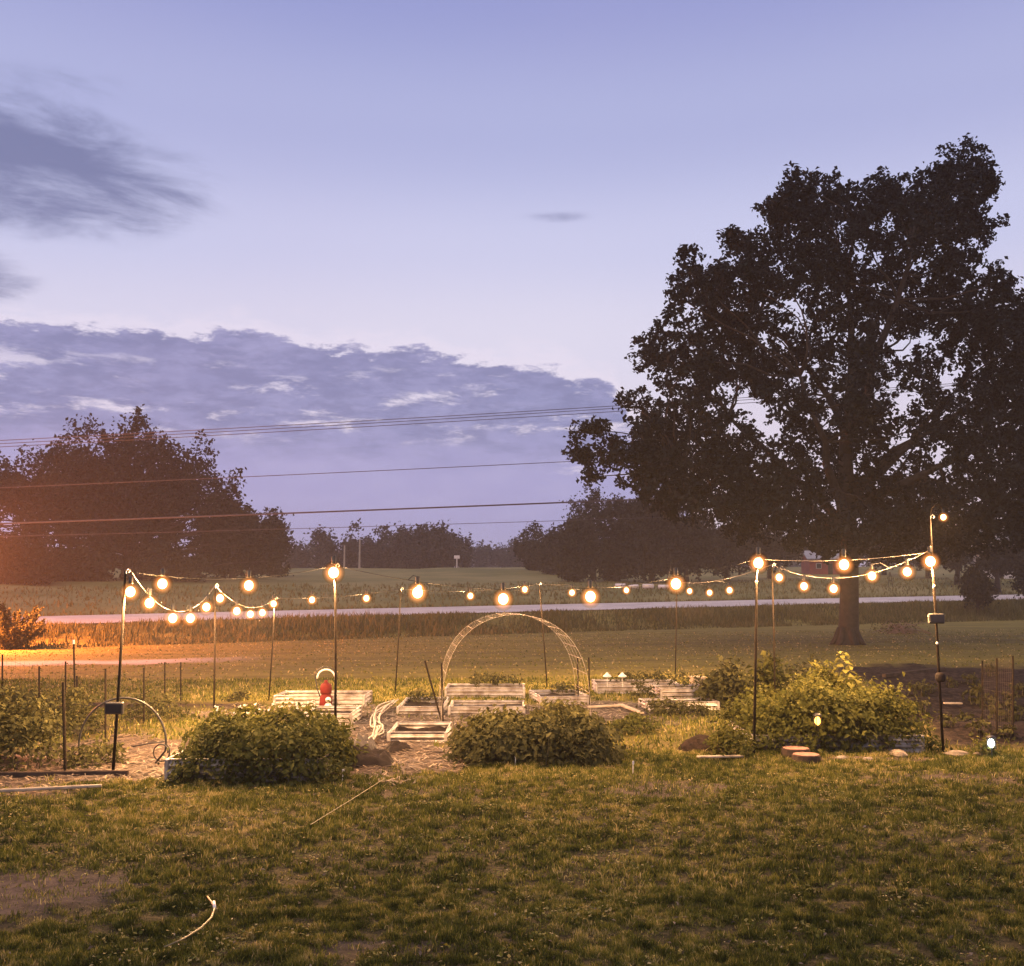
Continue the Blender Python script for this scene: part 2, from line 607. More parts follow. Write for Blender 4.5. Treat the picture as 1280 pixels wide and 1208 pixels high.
M['bale'] = simple('white_wrap', (0.72, 0.70, 0.68), (0.5, 0.48, 0.46), 2.5, 0.5)
M['bulb_core'] = emit('bulb_core', (1.0, 0.66, 0.30), 9.0)
M['lantern_core'] = emit('lantern_core', (1.0, 0.42, 0.08), 7.0)
M['white_core'] = emit('white_core', (0.9, 1.0, 0.95), 9.0)


def halo_mat():
    # halo round each bulb imitated by an added glowing volume, fading outward
    m, n, b, out = material('bulb_halo')
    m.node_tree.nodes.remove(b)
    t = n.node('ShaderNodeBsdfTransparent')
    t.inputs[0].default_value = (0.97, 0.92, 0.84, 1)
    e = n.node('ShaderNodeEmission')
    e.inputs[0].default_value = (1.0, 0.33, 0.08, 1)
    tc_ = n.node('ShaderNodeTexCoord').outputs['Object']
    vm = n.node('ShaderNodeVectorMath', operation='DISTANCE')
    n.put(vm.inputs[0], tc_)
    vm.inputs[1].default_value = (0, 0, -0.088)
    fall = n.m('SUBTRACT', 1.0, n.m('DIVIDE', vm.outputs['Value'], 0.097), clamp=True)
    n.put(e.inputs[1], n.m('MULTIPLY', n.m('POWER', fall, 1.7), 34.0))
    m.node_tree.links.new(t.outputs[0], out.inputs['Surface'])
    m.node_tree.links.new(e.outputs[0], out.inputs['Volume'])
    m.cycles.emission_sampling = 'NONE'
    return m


M['halo'] = halo_mat()

# grass blades
M['blade'] = foliage_mat('grass_blade', [(0, (0.028, 0.038, 0.007)), (0.4, (0.100, 0.114, 0.018)), (0.72, (0.225, 0.205, 0.045)), (1, (0.46, 0.37, 0.17))], 0.3, 0.7, 0.2)
M['weed'] = foliage_mat('bank_weeds', [(0, (0.06, 0.062, 0.020)), (0.5, (0.11, 0.105, 0.034)), (1, (0.21, 0.175, 0.07))], 0.3, 0.8, 0.15)


def ground_mat():
    m, n, b, out = material('ground')
    t = n.node('ShaderNodeTexCoord').outputs['Object']
    att = lambda k: n.node('ShaderNodeAttribute', attribute_name=k).outputs['Fac']
    big = n.noise(t, 0.35, 5, 0.6)
    mid = n.noise(t, 2.2, 6, 0.65)
    fine = n.noise(t, 24.0, 5, 0.7)
    g = n.mix(n.step(mid, 0.3, 0.7), (0.160, 0.142, 0.026, 1), (0.255, 0.215, 0.046, 1))
    g = n.mix(n.step(fine, 0.35, 0.7, 0, 0.45), g, (0.10, 0.085, 0.028, 1))
    g = n.mix(n.step(big, 0.4, 0.7, 0, 0.4), g, (0.26, 0.21, 0.055, 1))
    mp = n.node('ShaderNodeMapping')
    n.put(mp.inputs['Vector'], t)
    mp.inputs['Scale'].default_value = (0.10, 0.9, 1)
    mp.inputs['Rotation'].default_value = (0, 0, R(-12))
    strk = n.noise(mp.outputs[0], 1.0, 7, 0.68)
    g = n.mix(n.step(strk, 0.38, 0.62, 0.55, 0.0), g, (0.085, 0.072, 0.024, 1))
    # far pasture beyond the road
    pas = n.mix(n.step(n.noise(t, 0.12, 6, 0.6), 0.35, 0.65), (0.12, 0.125, 0.045, 1), (0.21, 0.19, 0.080, 1))
    g = n.mix(att('pasture'), g, pas)
    g = n.mix(att('thatch'), g, n.mix(n.step(n.noise(t, 16.0, 5, 0.7), 0.35, 0.65), (0.030, 0.025, 0.010, 1), (0.105, 0.082, 0.034, 1)))
    straw = n.mix(n.step(n.noise(t, 9.0, 6, 0.7), 0.38, 0.66), (0.026, 0.019, 0.015, 1), (0.145, 0.108, 0.084, 1))
    g = n.mix(att('straw'), g, straw)
    bare = n.mix(n.step(n.noise(t, 7.0, 7, 0.7), 0.35, 0.65), (0.040, 0.029, 0.026, 1), (0.115, 0.086, 0.074, 1))
    g = n.mix(att('bare'), g, bare)
    soil = n.mix(n.step(n.noise(t, 8.0, 7, 0.7), 0.4, 0.7), (0.010, 0.007, 0.006, 1), (0.052, 0.036, 0.029, 1))
    g = n.mix(att('soil'), g, soil)
    grav = n.mix(n.step(n.noise(t, 14.0, 5, 0.7), 0.35, 0.65), (0.40, 0.33, 0.28, 1), (0.58, 0.50, 0.44, 1))
    g = n.mix(att('track'), g, grav)
    n.put(b.inputs['Base Color'], g)
    b.inputs['Roughness'].default_value = 0.95
    b.inputs['Specular IOR Level'].default_value = 0.15
    bn = n.node('ShaderNodeBump')
    bn.inputs['Strength'].default_value = 0.8
    bn.inputs['Distance'].default_value = 0.05
    n.put(bn.inputs['Height'], n.noise(t, 11.0, 8, 0.75))
    n.put(b.inputs['Normal'], bn.outputs[0])
    return m


M['ground'] = ground_mat()


def road_mat():
    m, n, b, out = material('road')
    t = n.node('ShaderNodeTexCoord').outputs['Object']
    c = n.mix(n.step(n.noise(t, 0.6, 6, 0.6), 0.35, 0.65), (0.46, 0.42, 0.41, 1), (0.58, 0.54, 0.52, 1))
    c = n.mix(n.step(n.noise(t, 30, 3, 0.6), 0.4, 0.7, 0, 0.4), c, (0.28, 0.26, 0.25, 1))
    n.put(b.inputs['Base Color'], c)
    b.inputs['Roughness'].default_value = 0.8
    return m


M['road'] = road_mat()


# ------------------------------------------------------------------ ground, road
def grid_axis(parts):
    return np.unique(np.round(np.concatenate(parts), 4))


gx = grid_axis([np.array([-900, -600, -400, -300, -220, -160, -120, -90.]), np.arange(-70, -14, 1.6), np.arange(-14, 14.01, 0.14), np.arange(14, 80, 1.6), np.array([90, 120, 160, 220, 300, 400, 600, 900.])])
gy = grid_axis([np.array([-60, -30, -15, -8, -4, -1, 1.]), np.arange(2, 24.01, 0.14), np.arange(24, 100, 0.7), np.arange(100, 180, 4), np.array([190, 210, 240, 280, 330, 400, 500, 700, 1000, 1500.])])
X, Y = np.meshgrid(gx, gy)
xf, yf = X.ravel(), Y.ravel()
zf = ground(xf, yf)
tt = yf - road_near(xf)
zf = zf - 0.02 * ((tt > -0.2) & (tt < ROAD_W + 0.2))
nx, ny = len(gx), len(gy)
I = np.arange(nx * ny).reshape(ny, nx)
quads = np.stack([I[:-1, :-1].ravel(), I[:-1, 1:].ravel(), I[1:, 1:].ravel(), I[1:, :-1].ravel()], 1)
ground_o = mesh_from_arrays('ground', np.stack([xf, yf, zf], 1), quads, M['ground'], None,
                            {'soil': soil_mask(xf, yf), 'straw': straw_mask(xf, yf), 'bare': bare_mask(xf, yf), 'track': track_mask(xf, yf), 'pasture': sstep(tt, 3, 9), 'thatch': 1 - sstep(yf, 10, 22)}, True)
tag(ground_o, kind='structure')

rx = np.arange(-90, 130, 1.5)
rt = np.linspace(0, ROAD_W, 8)
RX, RT = np.meshgrid(rx, rt)
rxx, rtt = RX.ravel(), RT.ravel()
ryy = road_near(rxx) + rtt
rzz = road_z(rxx) + rtt / ROAD_W * 0.28 + 0.012 * np.sin(rtt / ROAD_W * math.pi) + 0.004
I = np.arange(len(rxx)).reshape(len(rt), len(rx))
rq = np.stack([I[:-1, :-1].ravel(), I[:-1, 1:].ravel(), I[1:, 1:].ravel(), I[1:, :-1].ravel()], 1)
road = mesh_from_arrays('road', np.stack([rxx, ryy, rzz], 1), rq, M['road'], None, None, True)
tag(road, kind='structure')


# ------------------------------------------------------------------ grass
def blades(name, x, y, length, width, mat, var, lean=0.55, label=None):
    n = len(x)
    z = ground(x, y) - 0.004
    an = rng.uniform(0, 2 * np.pi, n)
    la = rng.uniform(0, 2 * np.pi, n)
    ln = rng.uniform(0.1, lean, n) * length
    dx, dy = np.cos(an) * width / 2, np.sin(an) * width / 2
    tx, ty = np.cos(la) * ln, np.sin(la) * ln
    h = np.sqrt(np.maximum(length ** 2 - ln ** 2, 1e-5))
    v0 = np.stack([x - dx, y - dy, z], 1)
    v1 = np.stack([x + dx, y + dy, z], 1)
    v2 = np.stack([x + dx * 0.7 + tx * 0.4, y + dy * 0.7 + ty * 0.4, z + h * 0.6], 1)
    v3 = np.stack([x - dx * 0.7 + tx * 0.4, y - dy * 0.7 + ty * 0.4, z + h * 0.6], 1)
    v4 = np.stack([x + tx, y + ty, z + h], 1)
    co = np.stack([v0, v1, v2, v3, v4], 1).reshape(-1, 3)
    b = np.arange(n)[:, None] * 5
    q = b + np.array([[0, 1, 2, 3]])
    t = b + np.array([[3, 2, 4]])
    o = mesh_from_arrays(name, co, [q, t], mat, None, {'var': np.repeat(var, 5)}, False)
    tag(o, label, 'grass', kind='stuff')
    return o


def scatter(n, ymin, ymax, margin=0.8, power=1.0):
    """points inside the view wedge between two distances"""
    u = rng.random(n)
    y = ymin + (ymax - ymin) * u ** power
    hw = y * 0.515 + margin
    x = rng.uniform(-1, 1, n) * hw
    k = rng.random(n) < hw / (ymax * 0.515 + margin)
    return x[k], y[k]


def keep_grass(x, y, extra=0.0):
    m = np.maximum.reduce([soil_mask(x, y), straw_mask(x, y), bare_mask(x, y) * 0.92, track_mask(x, y)])
    return rng.random(len(x)) > m * (1 + extra)


def lawn(n, y0, y1, lmin, lmax, wd, name, label, lift=0.0):
    x, y = scatter(n, y0, y1)
    k = keep_grass(x, y)
    x, y = x[k], y[k]
    cl = fbm(x, y, 2.6, 71, 3)
    cl2 = fbm(x, y, 11.0, 72, 3)
    k = rng.random(len(x)) < sstep(cl * 0.4 + cl2 * 0.6, 0.32, 0.54) * 0.85 + 0.15
    x, y, cl, cl2 = x[k], y[k], cl[k], cl2[k]
    L = (lmin + (lmax - lmin) * rng.random(len(x))) * (0.45 + 1.1 * sstep(cl2, 0.3, 0.7)) * (0.7 + 0.6 * cl)
    v = np.clip(0.10 + 0.5 * rng.random(len(x)) ** 1.5 + (fbm(x, y, 1.1, 75, 3) - 0.5) * 0.7 + (fbm(x, y, 13.0, 76, 2) - 0.5) * 1.1 + 0.08 + (rng.random(len(x)) < 0.07) * 0.5 + lift, 0, 1)
    return blades(name, x, y, L, wd * rng.uniform(0.7, 1.4, len(x)), M['blade'], v, 0.95, label)


lawn(760000, 3.6, 7.2, 0.018, 0.042, 0.0052, 'grass', 'short patchy lawn grass in the foreground')
lawn(640000, 7.0, 13.2, 0.022, 0.048, 0.0085, 'grass', 'short patchy lawn grass in front of the garden')
lawn(130000, 13.0, 24.0, 0.035, 0.075, 0.018, 'grass', 'lawn grass between the raised beds')
lawn(40000, 23.0, 50.0, 0.02, 0.045, 0.045, 'grass', 'mown lawn grass between garden and roadside bank', 0.2)

# tall rough grass on the road bank and the verge beyond the road
n = 60000
x = rng.uniform(-42, 60, n)
t = rng.uniform(-9.0, -0.4, n)
y = road_near(x) + t
dens = fbm(x, y, 0.35, 81, 3)
k = (rng.random(n) < sstep(dens, 0.2, 0.5) * 0.8 + 0.2) & (np.abs(x / y) < 0.62)
x, y, t, dens = x[k], y[k], t[k], dens[k]
L = rng.uniform(0.18, 0.5, len(x)) * (0.5 + 1.1 * dens) * (0.5 + sstep(t, -9, -5))
L *= np.clip(-t / 4.5, 0.12, 1.0)
blades('roadside_grass', x, y, L, rng.uniform(0.03, 0.08, len(x)), M['weed'], np.clip(rng.random(len(x)) * 0.7 + (dens - 0.5) * 1.2 + 0.1, 0, 1), 0.8, 'tall rough grass on the bank below the road')
n = 14000
x = rng.uniform(-40, 75, n)
t = ROAD_W + 0.6 + rng.random(n) ** 1.5 * 24
y = road_near(x) + t
k = np.abs(x / y) < 0.6
x, y = x[k], y[k]
blades('field_grass', x, y, rng.uniform(0.12, 0.36, len(x)), rng.uniform(0.05, 0.12, len(x)), M['weed'], np.clip(rng.random(len(x)) * 0.6 + fbm(x, y, 0.1, 85) * 0.5, 0, 1), 0.8, 'rough pasture grass beyond the road')
# loose straw and chips on the paths
n = 16000
x = rng.uniform(-7.5, 3.2, n)
y = rng.uniform(10.5, 19.5, n)
k = rng.random(n) < straw_mask(x, y)
x, y = x[k], y[k]
ang = rng.uniform(0, np.pi, len(x))
l = rng.uniform(0.03, 0.09, len(x))
wv = rng.uniform(0.004, 0.012, len(x))
z = ground(x, y) + rng.uniform(0.004, 0.02, len(x))
ca, sa = np.cos(ang), np.sin(ang)
co = np.stack([np.stack([x - ca * l - sa * wv, y - sa * l + ca * wv, z], 1), np.stack([x - ca * l + sa * wv, y - sa * l - ca * wv, z], 1),
               np.stack([x + ca * l + sa * wv, y + sa * l - ca * wv, z + 0.012], 1), np.stack([x + ca * l - sa * wv, y + sa * l + ca * wv, z + 0.012], 1)], 1).reshape(-1, 3)
M['strawbit'] = foliage_mat('straw', [(0, (0.03, 0.022, 0.018)), (0.6, (0.10, 0.075, 0.056)), (1, (0.28, 0.22, 0.16))], 0.1)
so = mesh_from_arrays('straw', co, np.arange(len(x))[:, None] * 4 + np.array([[0, 1, 2, 3]]), M['strawbit'], None, {'var': np.repeat(rng.random(len(x)), 4)})
tag(so, 'loose straw on the garden paths', 'straw', kind='stuff')


def unit(v):
    return v / np.maximum(np.linalg.norm(v, axis=1, keepdims=True), 1e-9)


def leaf_mesh(name, c, nrm, size, mat, parent, var, aspect=0.55, droop=None):
    n = len(c)
    nrm = unit(nrm)
    a = rng.normal(size=(n, 3))
    if droop is not None:
        a = a * 0.6 + droop
    t = unit(a - nrm * (a * nrm).sum(1, keepdims=True))
    b = np.cross(nrm, t)
    s = np.asarray(size)[:, None]
    base = c - t * s * 0.5
    tip = c + t * s * 0.5 - nrm * s * 0.12
    l = c + b * s * aspect * 0.5 + nrm * s * 0.10 + t * s * rng.uniform(-0.1, 0.05, (n, 1))
    r = c - b * s * aspect * 0.5 + nrm * s * 0.10 + t * s * rng.uniform(-0.1, 0.05, (n, 1))
    co = np.stack([base, r, tip, l], 1).reshape(-1, 3)
    k = np.arange(n)[:, None] * 4
    f = np.concatenate([k + np.array([[0, 1, 2]]), k + np.array([[0, 2, 3]])])
    return mesh_from_arrays(name, co, f, mat, parent, {'var': np.repeat(var, 4)})


def blob_leaves(centers, radii, dens, leaf, twig_sigma, per_twig=14, squash=0.85, shell=0.45):
    """leaf positions and outward normals, grouped in twigs, for a set of blobs"""
    C_, N_ = [], []
    for c, r in zip(centers, radii):
        nl = max(10, int(dens * r * r))
        nt = max(2, nl // per_twig)
        d = unit(rng.normal(size=(nt, 3)))
        rr = r * (shell + (1 - shell) * rng.random(nt) ** 0.6)
        tw = c + d * rr[:, None] * np.array([1, 1, squash])
        i = rng.integers(0, nt, nl)
        off = rng.normal(size=(nl, 3)) * twig_sigma
        C_.append(tw[i] + off)
        N_.append(d[i] * 0.5 + unit(rng.normal(size=(nl, 3))) * 0.9 + np.array([0, 0, 0.35]))
    return np.concatenate(C_), np.concatenate(N_)


def limb(mb, a, b, r0, r1, bend=0.15, seg=6, n=6, sag=0.0):
    a, b = np.array(a, float), np.array(b, float)
    L = np.linalg.norm(b - a)
    o = rng.normal(size=3) * bend * L * 0.5
    pts, rad = [], []
    for i in range(n + 1):
        s = i / n
        p = a * (1 - s) + b * s + o * math.sin(math.pi * s) + rng.normal(size=3) * bend * 0.08 * L * (0 < i < n)
        p[2] += sag * math.sin(math.pi * s) * L
        pts.append(p)
        rad.append(r0 * (1 - s) + r1 * s)
    mb.tube(pts, rad, seg)
    return pts


# low clover and fallen bits in the lawn
def ground_bits(name, label, cat, ncl, per, spread, size, mat, aspect, up):
    x, y = scatter(ncl, 3.7, 11.5)
    x, y = np.repeat(x, per), np.repeat(y, per)
    x, y = x + rng.normal(size=len(x)) * spread, y + rng.normal(size=len(x)) * spread
    k = keep_grass(x, y) if per > 2 else np.ones(len(x), bool)
    x, y = x[k], y[k]
    c = np.stack([x, y, ground(x, y) + rng.uniform(*up, len(x))], 1)
    o = leaf_mesh(name, c, np.array([[0, 0, 1.0]]) + rng.normal(size=(len(x), 3)) * 0.3, rng.uniform(0.7, 1.4, len(x)) * size, mat, None, rng.random(len(x)), aspect)
    return tag(o, label, cat, kind='stuff')


ground_bits('clover', 'small clover and broad weeds scattered through the lawn', 'weeds', 520, 26, 0.07, 0.022, M['blade'], 0.9, (0.015, 0.04))
ground_bits('fallen_leaves', 'dry fallen leaves and clippings on the lawn', 'leaves', 1500, 1, 0.0, 0.035, M['strawbit'], 0.4, (0.012, 0.035))

# --- the big oak on the right
OAK_D = 37.4
oak_base = GG(1060, 806)
OAK_D = oak_base[1]
oak = empty('oak_tree', oak_base, 'tall spreading dark oak with a thick trunk, right of the garden', 'tree')
ob = [(1090, 80, 55), (1130, 130, 38), (1100, 180, 60), (1040, 150, 70), (1115, 240, 50), (960, 170, 70), (870, 150, 50), (900, 240, 90), (1010, 260, 85), (800, 190, 55), (1060, 330, 62), (1030, 90, 25),
      (650, 140, 45), (700, 190, 60), (610, 200, 45), (565, 200, 18), (640, 250, 75), (740, 290, 95), (730, 145, 32), (1148, 75, 20), (1145, 115, 22),
      (540, 310, 55), (480, 290, 28), (452, 268, 16), (570, 370, 75), (480, 390, 70), (350, 345, 34), (385, 400, 55), (335, 390, 36), (410, 460, 70), (318, 435, 24),
      (690, 390, 75), (800, 400, 110), (900, 420, 90), (1000, 430, 70), (1090, 450, 75), (1180, 390, 28), (1205, 412, 22), (1165, 375, 18), (1170, 470, 60), (1245, 490, 50), (1320, 560, 110), (1340, 700, 110), (1300, 830, 90),
      (268, 570, 45), (238, 600, 32), (305, 495, 28), (350, 600, 50), (285, 640, 36), (430, 560, 80), (325, 700, 42), (400, 655, 45), (490, 640, 75), (540, 520, 85), (590, 640, 75),
      (620, 720, 70), (760, 520, 80), (790, 680, 95), (830, 590, 50), (935, 500, 45), (1100, 560, 85), (1200, 580, 90), (1150, 690, 70), (1240, 680, 80), (830, 760, 70), (1000, 780, 60), (1100, 800, 90), (1220, 790, 90),
      (198, 740, 42), (235, 790, 32), (255, 840, 55), (212, 880, 42), (210, 945, 36), (310, 800, 75), (390, 770, 75), (300, 900, 85), (400, 900, 90), (470, 850, 60), (500, 950, 85), (610, 890, 60), (640, 980, 70), (690, 820, 70), (840, 850, 60),
      (75, 800, 26), (112, 812, 30), (135, 862, 34), (48, 855, 22), (165, 885, 28), (93, 930, 17), (70, 870, 14),
      (720, 950, 50), (850, 960, 60), (940, 930, 55), (920, 1030, 60), (1000, 1030, 70), (1080, 950, 80), (1180, 900, 85), (1250, 960, 70), (1150, 1010, 75), (640, 1060, 55), (540, 1040, 60),
      (270, 960, 52), (345, 990, 58), (425, 1005, 62), (500, 1040, 58), (240, 905, 46), (575, 1000, 60), (780, 1085, 58), (900, 1100, 55), (1000, 1105, 52), (1100, 1085, 58), (700, 1095, 50), (860, 1050, 62), (1200, 1060, 60), (1270, 1040, 60),
      (980, 610, 34), (1020, 690, 36), (930, 640, 30), (700, 600, 42), (650, 560, 40)]
bc, br = [], []
ax = oak_base[0]
for (px, py, pr) in ob:
    u, v, r = 700 + 0.4636 * px, 174 + 0.4636 * py * 0.978, 0.4636 * pr
    rm = r * OAK_D / F
    p0 = P(u, v, OAK_D)
    hx = abs(p0[0] - ax)
    half = math.sqrt(max(0.0, 1 - min(1, hx / 10.5) ** 2)) * 6.0 * (1 - 0.35 * abs((p0[2] - 9) / 10))
    offs = [rng.uniform(-0.9, 0.2) * half]
    if pr > 42:
        offs.append(rng.uniform(0.1, 0.95) * half)
    for o_ in offs:
        dd = OAK_D + o_
        s = dd / OAK_D
        bc.append(P(u, v, dd))
        br.append(rm * s)
sat_c, sat_r = [], []
for c, r in zip(list(bc), list(br)):
    for k in range(int(5 + r * 11)):
        d = rng.normal(size=3) * np.array([1, 0.7, 1])
        d /= np.linalg.norm(d)
        sat_c.append(c + d * r * rng.uniform(0.9, 1.25))
        sat_r.append(rng.uniform(0.14, 0.34))
c_, n_ = blob_leaves(bc, [q * 0.93 for q in br], 430, 0.19, 0.13, 22, 0.9, 0.25)
c2_, n2_ = blob_leaves(sat_c, sat_r, 420, 0.19, 0.10, 14, 0.9, 0.2)
c_, n_ = np.concatenate([c_, c2_]), np.concatenate([n_, n2_])
size = rng.uniform(0.13, 0.25, len(c_))
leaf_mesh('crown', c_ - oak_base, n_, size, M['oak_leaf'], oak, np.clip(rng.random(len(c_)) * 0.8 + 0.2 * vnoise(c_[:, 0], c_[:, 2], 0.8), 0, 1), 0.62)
mb = MB()
tz = lambda z: (0.03 * z + 0.06 * math.sin(z * 0.7), 0.0, z)
hts = [-0.15, 0.05, 0.25, 0.55, 1.0, 2.0, 3.2, 4.6, 6.0, 7.5]
rad = [0.52, 0.46, 0.41, 0.37, 0.35, 0.335, 0.34, 0.33, 0.29, 0.23]
mb.tube([tz(h) for h in hts], rad, 18)
for k in range(7):                                  # root flare
    an = k / 7 * 2 * math.pi + 0.3
    mb.tube([(0.26 * math.cos(an), 0.26 * math.sin(an), 0.6), (0.42 * math.cos(an), 0.42 * math.sin(an), 0.2), (0.66 * math.cos(an), 0.66 * math.sin(an), -0.08)], [0.12, 0.12, 0.05], 7)
forks = []
for i, (du, dv) in enumerate([(-60, -170), (40, -200), (120, -140), (-150, -120), (190, -90), (-210, -60), (-110, -250), (80, -330), (0, -300), (230, -180)]):
    tip = P(1060 + du, 640 + dv, OAK_D + rng.uniform(-3, 3)) - oak_base
    st = tz([3.9, 4.6, 5.2, 4.2, 4.8, 3.8, 6.5, 7.0, 7.3, 5.8][i])
    pts = limb(mb, st, tip, [0.26, 0.26, 0.22, 0.2, 0.2, 0.18, 0.2, 0.22, 0.24, 0.16][i], 0.06, 0.16, 8, 7)
    forks += pts[3:]
forks = np.array(forks)
for c, r in zip(bc, br):
    q = c - oak_base
    d = np.linalg.norm(forks - q, axis=1) + np.maximum(0, forks[:, 2] - q[2]) * 0.5
    j = int(np.argmin(d))
    limb(mb, forks[j], q, 0.05, 0.012, 0.2, 5, 5)
mb.build('trunk', M['bark'], oak, True)
# the bare broken twig on the right of the crown
mb = MB()
b0 = P(1205, 292, OAK_D - 1) - oak_base
mb.tube([b0, P(1222, 297, OAK_D - 1) - oak_base, P(1229, 318, OAK_D - 1) - oak_base, P(1231, 322, OAK_D - 1) - oak_base], [0.03, 0.025, 0.015, 0.008], 5)
mb.tube([P(1222, 297, OAK_D - 1) - oak_base, P(1240, 295, OAK_D - 1) - oak_base], [0.02, 0.006], 5)
mb.build('dead_twig', M['bark'], oak)


# --- trees from an outline of domes
def tree(name, label, d, base_px, domes, dens=170, leaf=0.35, mat='tree_leaf', group=None, trunk_r=0.25, gap=0.45, nb=26, twig=None, thick=0.8, show_trunk=True, rmul=1.2, sats=2):
    u0, v0 = base_px
    b = P(u0, v0, d)
    b[2] = gz(b[0], b[1]) if True else b[2]
    t = empty(name, b, label, 'tree', group)
    cs, rs = [], []
    tot = sum(hw * (vb - vt) for (_, hw, vt, vb) in domes)
    for (uc, hw, vt, vb) in domes:
        k = max(5, int(nb * hw * (vb - vt) / tot))
        for _ in range(k):
            for _try in range(40):
                q = unit(rng.normal(size=(1, 3)))[0] * rng.random() ** 0.4
                if True:
                    break
            pr = min(hw, (vb - vt) / 2) * rng.uniform(0.24, 0.42) * rmul
            cu = uc + q[0] * (hw - pr)
            cv = (vt + vb) / 2 - q[2] * ((vb - vt) / 2 - pr)
            dd = d + q[1] * hw * d / F * thick
            cs.append(P(cu, cv, dd))
            rs.append(pr * d / F)
    ss, sr = [], []
    for c, r in zip(cs, rs):
        for k in range(sats):
            dv = rng.normal(size=3) * np.array([1, 0.6, 1])
            dv /= np.linalg.norm(dv)
            ss.append(c + dv * r * rng.uniform(0.9, 1.35))
            sr.append(r * rng.uniform(0.18, 0.38))
    c_, n_ = blob_leaves(cs, rs, dens / leaf ** 2 * 0.25, leaf, twig or leaf * 1.1, 10, 0.85, gap)
    if ss:
        c2_, n2_ = blob_leaves(ss, sr, dens / leaf ** 2 * 0.3, leaf, leaf * 0.5, 8, 0.85, gap)
        c_, n_ = np.concatenate([c_, c2_]), np.concatenate([n_, n2_])
    # keep foliage above the ground
    g_ = ground(c_[:, 0], c_[:, 1]) + 0.1
    c_[:, 2] = np.maximum(c_[:, 2], g_ + rng.random(len(g_)) * leaf)
    leaf_mesh('crown', c_ - b, n_, rng.uniform(0.65, 1.3, len(c_)) * leaf, M[mat], t, np.clip(rng.random(len(c_)) * 0.75 + 0.35 * (vnoise(c_[:, 0], c_[:, 2], 0.5 / leaf * 0.35) - 0.3), 0, 1), 0.65)
    mb = MB()
    topz = max(c[2] for c in cs) - b[2]
    mb.tube([(0, 0, -0.2), (0, 0, topz * 0.15), (0.05 * topz * rng.uniform(-1, 1), 0, topz * 0.4), (0.06 * topz * rng.uniform(-1, 1), 0, topz * 0.72)], [trunk_r * 1.3, trunk_r, trunk_r * 0.7, trunk_r * 0.25], 8)
    for c in cs[::2]:
        q = c - b
        z0 = max(0.3, min(q[2] * 0.55, topz * 0.55))
        limb(mb, (0, 0, z0), q, trunk_r * 0.32, 0.02, 0.15, 5, 4)
    mb.build('trunk', M['bark'], t, True)
    return t


tree('broad_tree', 'broad domed tree with sky showing through, beyond the road on the left', 84, (160, 736),
     [(150, 120, 506, 660), (95, 100, 514, 690), (200, 90, 522, 690), (240, 70, 545, 715), (285, 45, 592, 715), (40, 90, 540, 715), (120, 120, 560, 725), (210, 110, 590, 722), (-50, 80, 560, 730), (318, 30, 632, 718), (340, 18, 655, 722), (165, 50, 507, 580)],
     dens=42, leaf=0.32, nb=330, rmul=0.6, sats=6, thick=0.6, trunk_r=0.5, gap=0.3)
LH = 'bushy trees along the far side of the road on the left'
for lab, u, hw, vt, vb, d in [('low round bushy tree at the left edge, under the broad tree', 15, 60, 668, 752, 74), ('low bushy tree under the left half of the broad tree', 95, 52, 676, 748, 80),
                              ('low bushy tree just right of the broad tree trunk', 205, 55, 676, 742, 82), ('dense bushy tree at the right foot of the broad tree', 290, 50, 622, 738, 90),
                              ('small tapering tree at the right end of the left tree group', 338, 28, 638, 732, 98)]:
    tree('bushy_tree', lab, d, (u, vb), [(u, hw, vt, vb)], leaf=0.38, nb=22, group=LH, gap=0.3)
CG = 'distant trees beyond the pasture'
for lab, u, hw, vt, vb, d, nb in [
        ('low distant tree at the left end of the far tree row', 374, 20, 676, 722, 170, 12), ('rounded distant tree left of the spiky-topped tree', 406, 24, 656, 724, 166, 18),
        ('narrow spiky-topped distant tree standing above its row', 437, 15, 645, 722, 168, 16), ('broad distant tree right of the spiky-topped tree', 472, 32, 652, 724, 164, 22),
        ('shaggy distant tree in the middle of the far row', 507, 28, 655, 726, 160, 20), ('largest round distant tree at the right end of the far row', 546, 36, 650, 726, 150, 26),
        ('small distant tree beside the open pasture gap', 578, 15, 668, 716, 158, 12), ('far pale tree behind the pasture gap', 600, 20, 671, 712, 235, 12),
        ('low far tree in the middle of the pasture gap', 624, 17, 680, 711, 240, 12), ('far tree at the right of the pasture gap', 645, 20, 674, 714, 228, 12)]:
    tree('distant_tree', lab, d, (u, vb), [(u, hw, vt, vb), (u + hw * 0.2, hw * 0.8, vt + (vb - vt) * 0.3, vb)], leaf=0.55, mat='far_leaf', nb=int(nb * 1.4), group=CG, gap=0.25, rmul=0.95, sats=4, dens=140)
RG = 'trees beyond the road behind the oak'
